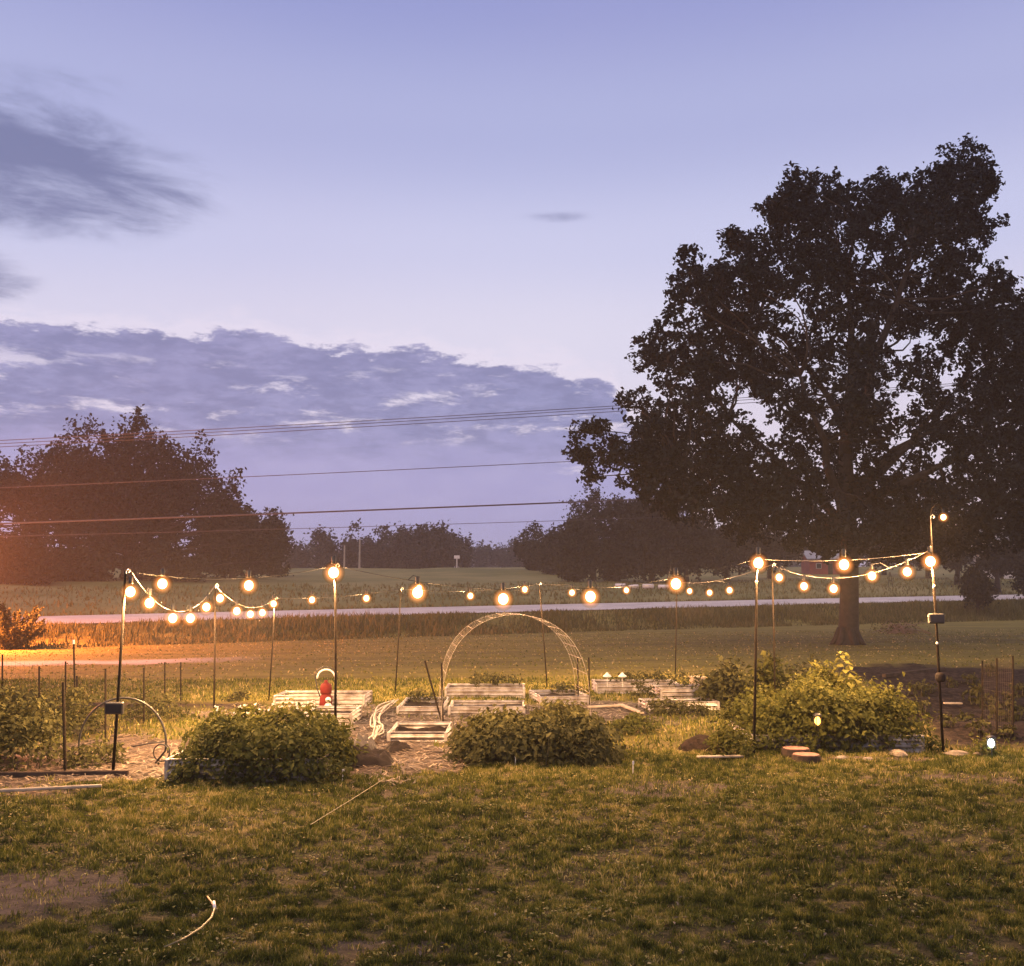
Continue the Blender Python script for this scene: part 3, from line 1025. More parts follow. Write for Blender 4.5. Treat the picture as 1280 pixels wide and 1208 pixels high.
for lab, u, hw, vt, vb, d, nb in [
        ('round tree at the left end of the right tree group', 668, 26, 657, 726, 120, 20), ('leaning bushy tree next to the round one at the group end', 698, 30, 652, 732, 112, 22),
        ('bushy tree below the wispy crown', 722, 34, 640, 736, 96, 24), ('bushy tree partly hidden by the lowest left oak branches', 772, 40, 622, 735, 98, 28),
        ('dense dark tree under the left oak branches', 815, 46, 600, 732, 95, 32), ('dark bushy tree between oak branches and white bales', 858, 48, 640, 730, 94, 26),
        ('dark bushy tree behind the left front lamp pole of the right bay', 908, 48, 648, 724, 100, 24), ('low dark tree to the left of the red shed', 962, 46, 655, 716, 105, 22),
        ('dark tree right behind the red shed', 1022, 44, 650, 702, 135, 20), ('dark tree seen right of the oak trunk', 1105, 46, 640, 714, 118, 22),
        ('dark tree behind the tallest lamp pole', 1160, 46, 625, 714, 110, 22), ('dark tree left of the grey-roofed house', 1196, 30, 640, 716, 96, 18),
        ('tall dark tree at the right edge beside the house', 1290, 36, 600, 716, 92, 24),
        ('low dark bush-like tree in front of the grey-roofed house', 1246, 34, 672, 718, 84, 20)]:
    tree('bushy_tree', lab, d, (u, vb), [(u, hw, vt, vb), (u - hw * 0.15, hw * 0.8, vt + (vb - vt) * 0.35, vb)], leaf=0.36, nb=int(nb * 1.5), group=RG, gap=0.3, mat='tree_leaf', rmul=0.85, sats=5, dens=120)
tree('wispy_tree', 'thin feathery-topped tree rising above the right tree group', 100, (742, 730), [(742, 40, 604, 690), (735, 25, 604, 640), (765, 22, 610, 650)], dens=16, leaf=0.26, nb=40, rmul=0.7, sats=6, gap=0.2, twig=0.5)
for lab, u, hw, vt, vb, d in [('small round tree by the road, right of the lamp pole', 1222, 22, 706, 758, 66), ('small round tree at the right edge by the road', 1286, 20, 698, 742, 70)]:
    tree('small_tree', lab, d, (u, vb + 3), [(u, hw, vt, vb)], leaf=0.26, nb=18, group='small round trees by the road', trunk_r=0.09, gap=0.3)
# far wood that closes the horizon
cs, rs = [], []
for k in range(150):
    u = rng.uniform(-200, 1500)
    d = rng.uniform(290, 340)
    p = P(u, 0, d)
    z = gz(p[0], p[1])
    r = rng.uniform(3.0, 5.5)
    cs.append(np.array([p[0], d, z + r * rng.uniform(0.5, 1.2)]))
    rs.append(r)
c_, n_ = blob_leaves(cs, rs, 14, 1.2, 1.2, 8)
o = leaf_mesh('far_wood', c_, n_, rng.uniform(0.9, 1.7, len(c_)), M['far_leaf'], None, rng.random(len(c_)), 0.7)
tag(o, 'low far-off wood closing the horizon behind the pasture', 'wood', kind='stuff')

# spiky evergreen at the left edge
eb = GG(14, 812)
ev = empty('evergreen_shrub', eb, 'spiky evergreen shrub lit orange at the left edge by the track', 'shrub')
C_, N_ = [], []
mb = MB()
for k in range(46):
    an = rng.uniform(0, 2 * math.pi)
    el_ = rng.uniform(0.05, 1.3)
    L = rng.uniform(0.9, 1.55)
    d = np.array([math.cos(an) * math.cos(el_), math.sin(an) * math.cos(el_), math.sin(el_)])
    base = np.array([0, 0, 0.25]) + rng.normal(size=3) * 0.12
    s = rng.random(170)
    s.sort()
    pos = base + d * (s * L)[:, None] + rng.normal(size=(170, 3)) * (0.13 * (1.05 - s))[:, None]
    pos[:, 2] += 0.25 * s * s * L
    pos[:, 2] = np.maximum(pos[:, 2], 0.03)
    C_.append(pos)
    N_.append(np.cross(np.tile(d, (170, 1)), rng.normal(size=(170, 3))) + np.array([0, 0, 0.6]))
    if k % 3 == 0:
        mb.tube([base, base + d * L * 0.5 + np.array([0, 0, .06 * L]), base + d * L + np.array([0, 0, .25 * L])], [0.02, 0.014, 0.004], 5)
c_, n_ = np.concatenate(C_), np.concatenate(N_)
leaf_mesh('foliage', c_, n_, rng.uniform(0.10, 0.22, len(c_)), M['grey_leaf'], ev, rng.random(len(c_)), 0.34)
mb.tube([(0, 0, -0.1), (0, 0, 0.3), (0.03, 0, 0.7)], [0.07, 0.06, 0.03], 7)
mb.build('stems', M['bark'], ev)


# ------------------------------------------------------------------ garden plants
def bush(name, label, x0, x1, y0, y1, zb, zt, n, leaf, mat, group=None, cat='plant', flowers=0, droop=0.5, stems=16):
    c0 = np.array([(x0 + x1) / 2, (y0 + y1) / 2, zb])
    t = empty(name, c0, label, cat, group)
    hx, hy, H = (x1 - x0) / 2, (y1 - y0) / 2, zt - zb
    a = rng.uniform(-1, 1, n)
    b_ = rng.uniform(-1, 1, n)
    prof = (1 - np.abs(a) ** 4.5) ** 0.55 * (1 - np.abs(b_) ** 3.5) ** 0.55
    prof = prof * (0.45 + 1.0 * (fbm(a * hx + 31, b_ * hy + 17, 2.6, int(abs(x0 * 10)) % 40, 3)))
    h = rng.random(n) ** 0.42 * prof * H
    pos = np.stack([a * hx * (1 + 0.10 * rng.normal(size=n)), b_ * hy * (1 + 0.10 * rng.normal(size=n)), np.maximum(h, 0.01)], 1)
    # cluster the leaves on shoots
    k = rng.integers(0, n, n // 7)
    j = k[rng.integers(0, len(k), n)]
    pos = pos[j] + rng.normal(size=(n, 3)) * leaf * np.array([0.9, 0.9, 0.6])
    up = (rng.random(n) < 0.035)[j]
    pos[:, 2] += up * rng.uniform(0.0, 0.22, n) * H
    pos[:, 2] = np.maximum(pos[:, 2], 0.015)
    leaf = leaf * (0.75 + 0.5 * vnoise(pos[:, 0] + 5, pos[:, 1], 2.0, 4))
    nr = np.stack([a[j] * 0.5, b_[j] * 0.5 - 0.15, np.full(n, 0.75)], 1) + unit(rng.normal(size=(n, 3))) * 0.65
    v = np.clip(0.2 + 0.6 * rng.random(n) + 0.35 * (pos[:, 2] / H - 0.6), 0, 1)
    leaf_mesh('foliage', pos, nr, rng.uniform(0.6, 1.45, n) * leaf, M[mat], t, v, 0.62, np.array([[0, 0, -droop]]))
    if flowers:
        hi = np.argsort(-pos[:, 2] + rng.random(n) * 0.25 * H)[:flowers * 6]
        fi = rng.choice(hi, flowers, replace=False)
        for q in pos[fi]:
            fp = q + rng.normal(size=(5, 3)) * 0.007 + np.array([0, -0.02, 0.03])
            leaf_mesh('flower', fp, np.tile([[0, -0.4, 1.0]], (5, 1)) + rng.normal(size=(5, 3)) * 0.4, np.full(5, 0.024), M['petal'], t, rng.random(5), 0.8)
    for s in range(stems):
        i = rng.integers(0, n)
        q = pos[i]
        mb = MB()
        limb(mb, (q[0] * 0.75, q[1] * 0.75, -0.02), q, 0.008, 0.003, 0.12, 5, 4)
        mb.build('stem', M['stem'], t)
    return t


p0, p1 = GG(212, 974), GG(418, 974)
bush('leafy_bush', 'broad low leafy bush spilling over the galvanised bed, left of the hoses', p0[0] + 0.10, p1[0] + 0.02, p0[1] - 0.32, p0[1] + 1.15, 0.0, 0.66, 13000, 0.06, 'bush_leaf', 'leafy bushes along the front of the garden', flowers=34)
p0, p1 = GG(566, 956), GG(776, 956)
bush('leafy_bush', 'dark leafy bush with drooping leaves in front of the arch', p0[0] + 0.08, p1[0] - 0.06, p0[1] - 0.05, p0[1] + 1.2, 0.0, 0.57, 9500, 0.07, 'grey_leaf', 'leafy bushes along the front of the garden', droop=0.8)
p0, p1 = GG(905, 940), GG(1155, 940)
bush('leafy_bush', 'largest bright green leafy bush behind the log slices', p0[0] + 0.35, p1[0], p0[1] - 0.05, p0[1] + 1.7, 0.0, 0.80, 15000, 0.065, 'lush_leaf', 'leafy bushes along the front of the garden')
p0, p1 = GG(770, 921), GG(822, 921)
bush('low_plant', 'low dark plant mound to the right of the dark drooping bush', p0[0], p1[0], p0[1], p0[1] + 0.6, 0.0, 0.26, 900, 0.055, 'bush_leaf', stems=6)
p0, p1 = GG(905, 948), GG(938, 948)
bush('low_plant', 'small weedy clump at the foot of the front right lamp pole', p0[0] - 0.1, p1[0], p0[1] - 0.1, p0[1] + 0.4, 0.0, 0.3, 600, 0.06, 'lush_leaf', stems=6)
p0, p1 = GG(884, 885), GG(934, 885)
bush('tall_plant', 'grey-green big-leaved plant climbing beside the white beds', p0[0], p1[0], p0[1], p0[1] + 0.6, 0.0, 0.74, 1100, 0.11, 'grey_leaf', stems=14)
p0, p1 = GG(945, 880), GG(985, 880)
bush('tall_plant', 'leafy plant behind the front right lamp pole', p0[0], p1[0], p0[1], p0[1] + 0.6, 0.0, 0.8, 800, 0.11, 'lush_leaf', stems=10)
p0, p1 = GG(995, 880), GG(1030, 880)
bush('tall_plant', 'thin drooping plant behind the big green bush', p0[0], p1[0], p0[1], p0[1] + 0.5, 0.0, 0.92, 260, 0.10, 'grey_leaf', stems=8)
# tall pale leafed stem in the right bush
sb = GG(1057, 925)
st = empty('sunflower_plant', sb, 'tall upright plant with big pale leaves rising out of the green bush', 'plant')
c_, n_, s_ = [], [], []
Hs = 2.0 - (812 - 740) * sb[1] / F
for k in range(34):
    h = Hs - 0.46 + 0.46 * (k / 33.0)
    an = k * 2.4
    rr = 0.05 + 0.16 * (1 - k / 34.0) * rng.uniform(0.7, 1.2)
    c_.append((rr * math.cos(an), rr * math.sin(an), h))
    n_.append((0.5 * math.cos(an), 0.5 * math.sin(an), 0.8))
    s_.append(0.15 * (1 - 0.4 * k / 34))
leaf_mesh('foliage', np.array(c_), np.array(n_), np.array(s_), M['lush_leaf'], st, rng.uniform(0.75, 1, len(c_)), 0.8, np.array([[0, 0, -0.6]]))
MB().tube([(0, 0, -0.02), (0.01, 0, Hs * 0.5), (0, 0, Hs)], [0.012, 0.01, 0.005], 6).build('stem', M['stem'], st)

# left garden: tomato-like rows
for lab, u0, u1, vb, zt, n in [('dark tangled plants at the lower left edge behind the timber edging', -60, 45, 968, 0.75, 2600), ('straggly plants between the left fence posts', 45, 105, 925, 0.55, 1100),
                               ('sparse plants along the left back fence', -30, 60, 898, 0.5, 1000), ('low weeds around the foot of the black hoop', 70, 130, 962, 0.2, 500), ('low plants inside the wire trellis left of the bush', 150, 215, 905, 0.42, 700)]:
    p0, p1 = GG(u0, vb), GG(u1, vb)
    bush('garden_plant', lab, p0[0], p1[0], p0[1], p0[1] + 0.8, gz(p0[0], p0[1]), zt, n, 0.065, 'grey_leaf', 'straggly plants in the left garden', stems=10)

# wilting seedlings in the right soil plot
sd = [(1148, 872), (1162, 870), (1190, 862), (1213, 858), (1240, 850), (1135, 890), (1150, 893), (1218, 884), (1236, 888), (1262, 882), (1275, 868), (1222, 920), (1258, 924), (1205, 905), (1185, 908), (1250, 905), (1270, 900)]
proto = None
for i, (u, v) in enumerate(sd):
    p = GG(u, v)
    if proto is None:
        proto = bush('seedling', 'small wilting seedling in the dark soil plot on the right', p[0] - 0.11, p[0] + 0.11, p[1] - 0.1, p[1] + 0.1, p[2], p[2] + 0.36, 90, 0.085, 'grey_leaf', 'seedlings in the dark soil plot', stems=5, droop=1.2)
        kids = [o for o in COL.objects if o.parent == proto]
    else:
        r = proto.copy()
        COL.objects.link(r)
        r.location = tuple(p)
        r.rotation_euler = (0, 0, rng.uniform(0, 6.28))
        s = rng.uniform(0.6, 1.15)
        r.scale = (s, s, s * rng.uniform(0.7, 1.2))
        for c in kids:
            q = c.copy()
            COL.objects.link(q)
            q.parent = r

# ------------------------------------------------------------------ raised beds
def corrugated(mb, a, b, h, out, amp=0.012, ribs=3, th=0.006):
    """sheet wall from a to b (xy), ribs run lengthways; out = outward normal"""
    a, b, out = np.array(a, float), np.array(b, float), np.array(out, float)
    N = ribs * 6
    vs_, fs_ = [], []
    for side in (0, 1):
        for i in range(N + 1):
            z = h * i / N
            o = amp * math.sin(2 * math.pi * ribs * i / N) - (th if side else 0)
            for q in (a, b):
                vs_.append((q[0] + out[0] * o, q[1] + out[1] * o, z))
    m = 2 * (N + 1)
    for i in range(N):
        k = 2 * i
        fs_.append((k, k + 1, k + 3, k + 2))
        fs_.append((m + k, m + k + 2, m + k + 3, m + k + 1))
    fs_.append((2 * N, 2 * N + 1, m + 2 * N + 1, m + 2 * N))
    mb.add(vs_, fs_)


def bed(label, u0, u1, vb, depth, h, rz=0.0, ribs=3, soil=0.6, skew=0.0):
    p0, p1 = GG(u0, vb), GG(u1, vb)
    L = p1[0] - p0[0]
    t = empty('raised_bed', (p0[0], (p0[1] + p1[1]) / 2, min(p0[2], p1[2]) - 0.02), label, 'raised bed', 'corrugated raised garden beds', rz)
    e = 0.02
    for a, b, o in (((e, 0), (L - e, 0), (0, -1)), ((L, e), (L, depth - e), (1, 0)), ((L - e, depth), (e, depth), (0, 1)), ((0, depth - e), (0, e), (-1, 0))):
        mb = MB()
        corrugated(mb, a, b, h, o, 0.019, ribs)
        pn = mb.build('panel', M['galv'], t, True)
        mr = MB()
        c = ((a[0] + b[0]) / 2, (a[1] + b[1]) / 2, h + 0.008)
        mr.box(c, (abs(b[0] - a[0]) + (0.02 if o[0] else 0), abs(b[1] - a[1]) + (0.02 if o[1] else 0), 0.012), 0, 0.004)
        mr.build('rim', M['galv'], pn)
    for q in ((0, 0), (L, 0), (L, depth), (0, depth)):
        MB().box((q[0], q[1], h / 2 + 0.005), (0.05, 0.05, h + 0.02), 0, 0.012).build('corner_post', M['galv'], t)
    n = 12
    gxs, gys = np.meshgrid(np.linspace(0.03, L - 0.03, n), np.linspace(0.03, depth - 0.03, n))
    zz = h * soil + (fbm(gxs.ravel() + u0, gys.ravel(), 5, 3) - 0.5) * 0.10
    I = np.arange(n * n).reshape(n, n)
    q = np.stack([I[:-1, :-1].ravel(), I[:-1, 1:].ravel(), I[1:, 1:].ravel(), I[1:, :-1].ravel()], 1)
    mesh_from_arrays('soil', np.stack([gxs.ravel(), gys.ravel(), zz], 1), q, M['soil'], t, None, True)
    return t


bed('long pale raised bed at the back left, behind the red sprayer', 343, 455, 884, 0.9, 0.21)
bed('raised bed half hidden behind the left bush, right of the red sprayer', 380, 438, 907, 1.0, 0.19)
bed('front raised bed of the stepped pair beside the white hoses', 485, 558, 928, 1.05, 0.155, ribs=2)
bed('rear raised bed of the stepped pair, left of the arch foot', 497, 553, 894, 1.5, 0.15, ribs=2)
bed('long back raised bed with dark plants, under the left of the arch', 557, 655, 873, 0.9, 0.21)
bed('raised bed mostly hidden behind the dark drooping bush', 562, 655, 894, 0.9, 0.16)
bed('skewed raised bed under the right foot of the arch', 676, 737, 881, 1.2, 0.16, R(8))
bed('longest back raised bed with two white tags on its rim', 745, 850, 866, 1.0, 0.20)
bed('short raised bed with bright ribbed end, right of centre', 826, 890, 874, 0.8, 0.21, R(6))
bed('low front right raised bed with dark growth before it', 808, 900, 888, 0.6, 0.15, R(4), 2)
bed('galvanised raised bed showing its corner under the left bush', 209, 402, 976, 1.0, 0.24)
bed('galvanised raised bed behind the front right lamp pole', 944, 1150, 939, 1.4, 0.22)
# small plants in the beds
for lab, u0, u1, vb, zb, H, n in [('dark low plants growing in the long back bed under the arch', 590, 650, 868, 0.17, 0.22, 420), ('single upright sprout at the left of the back bed under the arch', 594, 603, 871, 0.17, 0.34, 70),
                                  ('low seedlings in the longest back bed', 770, 835, 862, 0.16, 0.2, 420), ('leafy weeds between the longest bed and the ribbed bed', 795, 822, 876, 0.0, 0.36, 260),
                                  ('dark growth in front of the low right bed', 812, 895, 897, 0.0, 0.2, 900), ('small plants in the rear bed of the stepped pair', 510, 548, 886, 0.11, 0.14, 220), ('small leaves in the skewed bed by the arch foot', 688, 730, 876, 0.13, 0.16, 240),
                                  ('small plants in the bright ribbed bed', 838, 884, 870, 0.16, 0.24, 260), ('round weed at the lawn edge behind the left bush', 286, 304, 878, 0.0, 0.24, 260)]:
    p0, p1 = GG(u0, vb), GG(u1, vb)
    bush('bed_plant', lab, p0[0], p1[0], p0[1] + 0.08, p0[1] + 0.5, p0[2] + zb, p0[2] + zb + H, n, 0.06, 'grey_leaf', 'small plants around the beds', stems=6)
# white tags on the bed rim
for u, lab in ((759, 'left one of two white tags on the longest back bed'), (778, 'right one of two white tags on the longest back bed')):
    p = P(u, 852, 20.6)
    tt_ = MB()
    tt_.box((0, 0, 0.0), (0.012, 0.012, 0.22), 0, 0.002)
    o = empty('plant_tag', p, lab, 'plant tag', 'white tags in the longest bed')
    tt_.build('stake', M['white'], o)
    MB().lathe((0, 0, 0.06), [(0.012, 0), (0.085, 0.03), (0.085, 0.045), (0.03, 0.09), (0.01, 0.12)], 10).build('tag_head', M['white'], o)
b0 = GG(872, 860)
MB().box((0, 0, 0.11), (0.26, 0.3, 0.22), 0.1, 0.02).box((0, 0, 0.225), (0.29, 0.33, 0.02), 0.1, 0.006).build('planter_box', M['palewood'])
o = COL.objects['planter_box']
o.location = tuple(b0)
tag(o, 'small pale planter box beside the climbing plant', 'planter')


# ------------------------------------------------------------------ string light poles
def pole(label, base, top, r=0.014, extras=()):
    b = GG(*base[:2]) if len(base) == 2 else np.array([*P(base[0], base[1], base[2])[:2], 0.0])
    if len(base) == 3:
        b[2] = gz(b[0], b[1])
    tp = P(top[0], top[1], b[1])
    t = empty('light_pole', b, label, 'pole', 'poles carrying the string lights')
    rel = tp - b
    MB().tube([(0, 0, -0.25 * 0.2), rel * 0.5 + np.array([0.006, 0, 0]), rel], [r, r * 0.95, r * 0.8], 8).build('shaft', M['pole'], t, True)
    hk = MB()
    hk.tube([rel + np.array([0, 0, -0.06]), rel + np.array([0.012, -0.01, 0.0]), rel + np.array([0.035, -0.015, 0.025]), rel + np.array([0.055, -0.015, 0.0]), rel + np.array([0.04, -0.015, -0.02])], 0.006, 6)
    hk.build('hook', M['white'], t)
    for kind, v in extras:
        s = (base[1] - v) / (base[1] - top[1])
        q = rel * s
        if kind == 'box':
            bx_ = MB().box((q[0] - 0.01, q[1] - 0.045, q[2]), (0.20, 0.06, 0.13), 0, 0.01).build('solar_box', M['black'], t)
            MB().box((q[0] - 0.01, q[1] - 0.078, q[2] + 0.0), (0.17, 0.006, 0.10), 0, 0.002).build('panel_face', M['glassdark'], bx_)
        elif kind == 'clip':
            MB().sphere((q[0] - 0.005, q[1] - 0.02, q[2]), 0.018, 8, 6, (1, 1, 1.1)).build('clip', M['white'], t, True)
        elif kind == 'pot':
            MB().lathe((q[0], q[1] - 0.05, q[2] - 0.07), [(0.045, 0), (0.06, 0.03), (0.064, 0.09), (0.04, 0.12)], 12).build('canister', M['tarp'], t, True)
    return t, tp


PL = {}
_, PL[1] = pole('leaning front left light pole with a black box at hoop height', (141, 968), (157, 714), 0.017, (('box', 886),))
_, PL[2] = pole('front light pole at the right end of the left bush', (419, 952), (419, 707), 0.017)
_, PL[3] = pole('front light pole at the left side of the biggest green bush', (942, 946), (946, 699), 0.017, (('clip', 728),))
_, PL[4] = pole('tallest front right light pole carrying a black box halfway up', (1179, 940), (1162, 646), 0.017, (('box', 775), ('pot', 847), ('clip', 735), ('clip', 806)))
PL['4s'] = P(1164, 690, PL[4][1])
_, PL[5] = pole('leaning back light pole behind the stepped beds', (494, 868), (501, 736), 0.014)
_, PL[6] = pole('back light pole seen through the arch', (684, 858), (674, 730), 0.014)
_, PL[7] = pole('back light pole at the end of the longest bed', (844, 842), (846, 728), 0.014)
_, PL[8] = pole('back right light pole close beside the front right pole', (969, 888, 17.2), (965, 706), 0.014)
_, PL[9] = pole('back left light pole nearest the long left bed', (336, 870, 19.4), (344, 748), 0.014)
_, PL[10] = pole('back left light pole where the two string dips meet', (267, 912, 14.8), (269, 732), 0.014)

# ------------------------------------------------------------------ string lights
BULB_W = 255.0
bulb_light = bpy.data.lights.new('bulb_glow', 'POINT')
bulb_light.energy = BULB_W
bulb_light.color = (1.0, 0.56, 0.24)
bulb_light.shadow_soft_size = 0.02
_bp = {}


def bulb_parts(parent, p, scale=1.0):
    if not _bp:
        g = MB().lathe((0, 0, 0), [(0.004, -0.187), (0.036, -0.18), (0.068, -0.158), (0.09, -0.125), (0.098, -0.09), (0.093, -0.062), (0.075, -0.028), (0.045, -0.002), (0.018, 0.012)], 20).build('bulb', M['halo'], None, True)  # oversized so its glowing volume stands in for the halo
        s = MB().lathe((0, 0, 0), [(0.012, 0.055), (0.019, 0.05), (0.019, 0.0), (0.022, -0.006), (0.018, -0.012)], 10).build('socket', M['black'], None, True)
        f = MB().sphere((0, 0, -0.085), 0.043, 12, 8, (1, 1, 1.1)).build('filament', M['bulb_core'], None, True)
        for k, o in (('bulb', g), ('socket', s), ('filament', f)):
            _bp[k] = o.data
            bpy.data.objects.remove(o)
    b = bpy.data.objects.new('bulb', _bp['bulb'])  # oversized bulb whose glowing volume stands in for the halo
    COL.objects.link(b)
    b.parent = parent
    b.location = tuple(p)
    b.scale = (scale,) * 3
    for k in ('socket', 'filament'):
        o = bpy.data.objects.new(k, _bp[k])
        COL.objects.link(o)
        o.parent = b
    l = bpy.data.objects.new('bulb_glow', bulb_light)
    COL.objects.link(l)
    l.parent = b
    l.location = (0, 0, -0.16)
    return b


def string(label, nodes, bulbs, r=0.007, mat='cable', scale=1.22):
    """nodes: supports with sag between them; bulbs: pixel positions with depth, hung from the cable"""
    o0 = np.array(nodes[0][0])
    t = empty('string_lights', o0, label, 'string lights', 'strings of warm bulbs round the garden')
    pts = []
    for (a, sag), (b, _) in zip(nodes[:-1], nodes[1:]):
        n = 18
        for i in range(n if b is not nodes[-1][0] else n + 1):
            s = i / n
            p = np.array(a) * (1 - s) + np.array(b) * s
            p[2] -= sag * 4 * s * (1 - s)
            pts.append(p)
    pts = np.array(pts)
    MB().tube([q - o0 for q in pts], r, 6).build('cable', M[mat], t, True)
    for (u, v, d) in bulbs:
        p = P(u, v, d)
        # hang from the cable point closest in plan: short drop lead up to the cable
        j = int(np.argmin((pts[:, 0] - p[0]) ** 2 + (pts[:, 1] - p[1]) ** 2))
        c = pts[j].copy()
        p[1] = c[1] if abs(c[0] - p[0]) < 0.3 else p[1]
        p = P(u, v, p[1])
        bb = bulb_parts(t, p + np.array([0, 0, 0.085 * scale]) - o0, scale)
        q = (c - (p + np.array([0, 0, 0.085 * scale]))) / scale          # cable point in the bulb's own space
        MB().tube([(0, 0, 0.05), (q[0] * 0.5, q[1] * 0.5, max(0.06, q[2] * 0.6)), tuple(q)], 0.0045, 5).build('lead', M['black'], bb)
    return t


def sag_at(a, b, v, s=0.5):
    m = np.array(a) * (1 - s) + np.array(b) * s
    return m[2] - (HC + (HORIZON - v) * m[1] / F)


f1, f2, f3, f4 = PL[1], PL[2], PL[3], PL['4s']
dl = lambda u, a, b: a[1] + (b[1] - a[1]) * np.clip((P(u, 700, a[1])[0] - a[0]) / (b[0] - a[0]), 0, 1)
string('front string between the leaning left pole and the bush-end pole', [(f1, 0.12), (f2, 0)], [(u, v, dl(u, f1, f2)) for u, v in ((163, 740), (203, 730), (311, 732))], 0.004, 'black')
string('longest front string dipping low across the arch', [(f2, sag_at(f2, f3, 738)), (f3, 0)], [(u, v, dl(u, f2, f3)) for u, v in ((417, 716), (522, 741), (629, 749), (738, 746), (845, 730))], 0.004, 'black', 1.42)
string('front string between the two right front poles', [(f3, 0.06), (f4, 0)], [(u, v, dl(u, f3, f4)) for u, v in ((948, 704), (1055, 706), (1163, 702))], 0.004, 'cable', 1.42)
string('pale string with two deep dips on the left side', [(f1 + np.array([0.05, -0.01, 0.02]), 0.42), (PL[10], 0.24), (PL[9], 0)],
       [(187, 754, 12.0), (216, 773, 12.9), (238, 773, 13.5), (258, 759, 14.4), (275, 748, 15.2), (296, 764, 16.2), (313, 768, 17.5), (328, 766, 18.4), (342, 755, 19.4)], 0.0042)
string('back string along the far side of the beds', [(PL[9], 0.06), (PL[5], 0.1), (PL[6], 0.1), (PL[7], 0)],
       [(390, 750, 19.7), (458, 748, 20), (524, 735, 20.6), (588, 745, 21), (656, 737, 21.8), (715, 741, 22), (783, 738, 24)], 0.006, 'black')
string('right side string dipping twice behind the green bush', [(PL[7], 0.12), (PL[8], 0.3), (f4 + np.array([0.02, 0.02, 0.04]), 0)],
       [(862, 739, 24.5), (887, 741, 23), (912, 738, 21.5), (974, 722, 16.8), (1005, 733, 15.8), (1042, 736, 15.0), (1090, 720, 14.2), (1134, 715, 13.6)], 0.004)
# single bulb at the top of the tallest pole
tb = empty('hanging_bulb', PL[4], 'single amber bulb hanging from the top of the tallest pole', 'light bulb')
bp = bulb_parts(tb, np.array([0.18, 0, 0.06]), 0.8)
MB().tube([(0, 0, -0.05), (0.03, 0, 0.12), (0.12, 0, 0.17), (0.18, 0, 0.10)], 0.006, 6).build('arm', M['pole'], tb)

# added lamp, out of view at left, for orange glow on evergreen and track
yl = np.array([-20.4, 36.6, 0.0])
yl[2] = gz(yl[0], yl[1])
ly = empty('added_lamp', yl, 'added unseen lamp on a post, for the orange glow at the left edge', 'lamp')
MB().tube([(-0.5, 0, -0.1), (-0.5, 0, 3.6), (-0.35, 0, 3.75), (0, 0, 3.77)], [0.05, 0.04, 0.03, 0.025], 10).build('post', M['pole'], ly)
MB().lathe((0, 0, 3.62), [(0.22, 0.0), (0.2, 0.05), (0.05, 0.12), (0.02, 0.16)], 16).build('added_lamp_shade', M['black'], ly, True)
MB().sphere((0, 0, 3.53), 0.08, 12, 8).build('added_lamp_globe', M['bulb_core'], ly, True)
yd = bpy.data.lights.new('added_lamp_glow', 'POINT')
yd.energy = 32000
yd.color = (1.0, 0.25, 0.07)
yd.shadow_soft_size = 0.06
yo = bpy.data.objects.new('added_lamp_glow', yd)
COL.objects.link(yo)
yo.parent = ly
yo.location = (0, 0, 3.38)

# ------------------------------------------------------------------ arch trellis
ab = GG(645, 906)
Ra = 88 * ab[1] / F
top_z = HC - (766 - HORIZON) * ab[1] / F
ar = empty('arch_trellis', (ab[0], ab[1] - 0.6, gz(ab[0], ab[1])), 'tall wire mesh arch standing between the raised beds', 'trellis')
axis = np.array([-0.13, 1.25, 0.0])
def arch_pt(a):
    # a 0..pi, straight-ish legs then a round top
    return np.array([-Ra * math.cos(a), 0, top_z * math.sin(a) ** 0.62])
mb = MB()
for k in range(5):
    off = axis * (k / 4)
    mb.tube([arch_pt(math.pi * i / 40) + off for i in range(41)], 0.0013 if 0 < k < 4 else 0.0026, 5)
mb.build('long_wires', M['archwire'], ar)
mb = MB()
for i in range(0, 21):
    a = math.pi * i / 20
    mb.tube([arch_pt(a), arch_pt(a) + axis], 0.0022, 5)
mb.build('cross_wires', M['archwire'], ar)
def tpost(label, base, top, r=0.014, d=None, white=False):
    b = GG(*base) if d is None else np.array([*P(base[0], base[1], d)[:2], 0.0])
    b[2] = gz(b[0], b[1])
    tp = P(top[0], top[1], b[1]) - b
    t = empty('fence_post', b, label, 'post', 'loose metal posts in the garden')
    MB().tube([(0, 0, -0.05), tp], r, 6).build('shaft', M['pole'], t)
    mb2 = MB()
    L = np.linalg.norm(tp)
    for i in range(int(L / 0.08)):
        q = tp * (i * 0.08 / L)
        mb2.box((q[0], q[1] - r, q[2]), (0.014, 0.012, 0.02))
    mb2.build('studs', M['pole'], t)
    if white:
        MB().tube([tp * 0.93, tp * 1.0], r * 1.35, 8).build('white_tip', M['white'], t)
    return t
tpost('slanting metal post left of the arch foot', (554, 905), (531, 826))
tpost('upright metal post at the left foot of the arch', (554, 912), (552, 829), 0.016)
tpost('left one of two metal posts at the right foot of the arch', (723, 876), (722, 822))
tpost('right one of two metal posts at the right foot of the arch', (737, 882), (736, 822))
tpost('white-tipped metal post in the left garden', (94, 877), (92, 800), 0.016, None, True)
tpost('near dark metal post leaning in the left garden', (82, 965), (79, 853), 0.017)
tpost('short dark metal post beside the white-tipped one', (97, 884), (96, 845), 0.016)


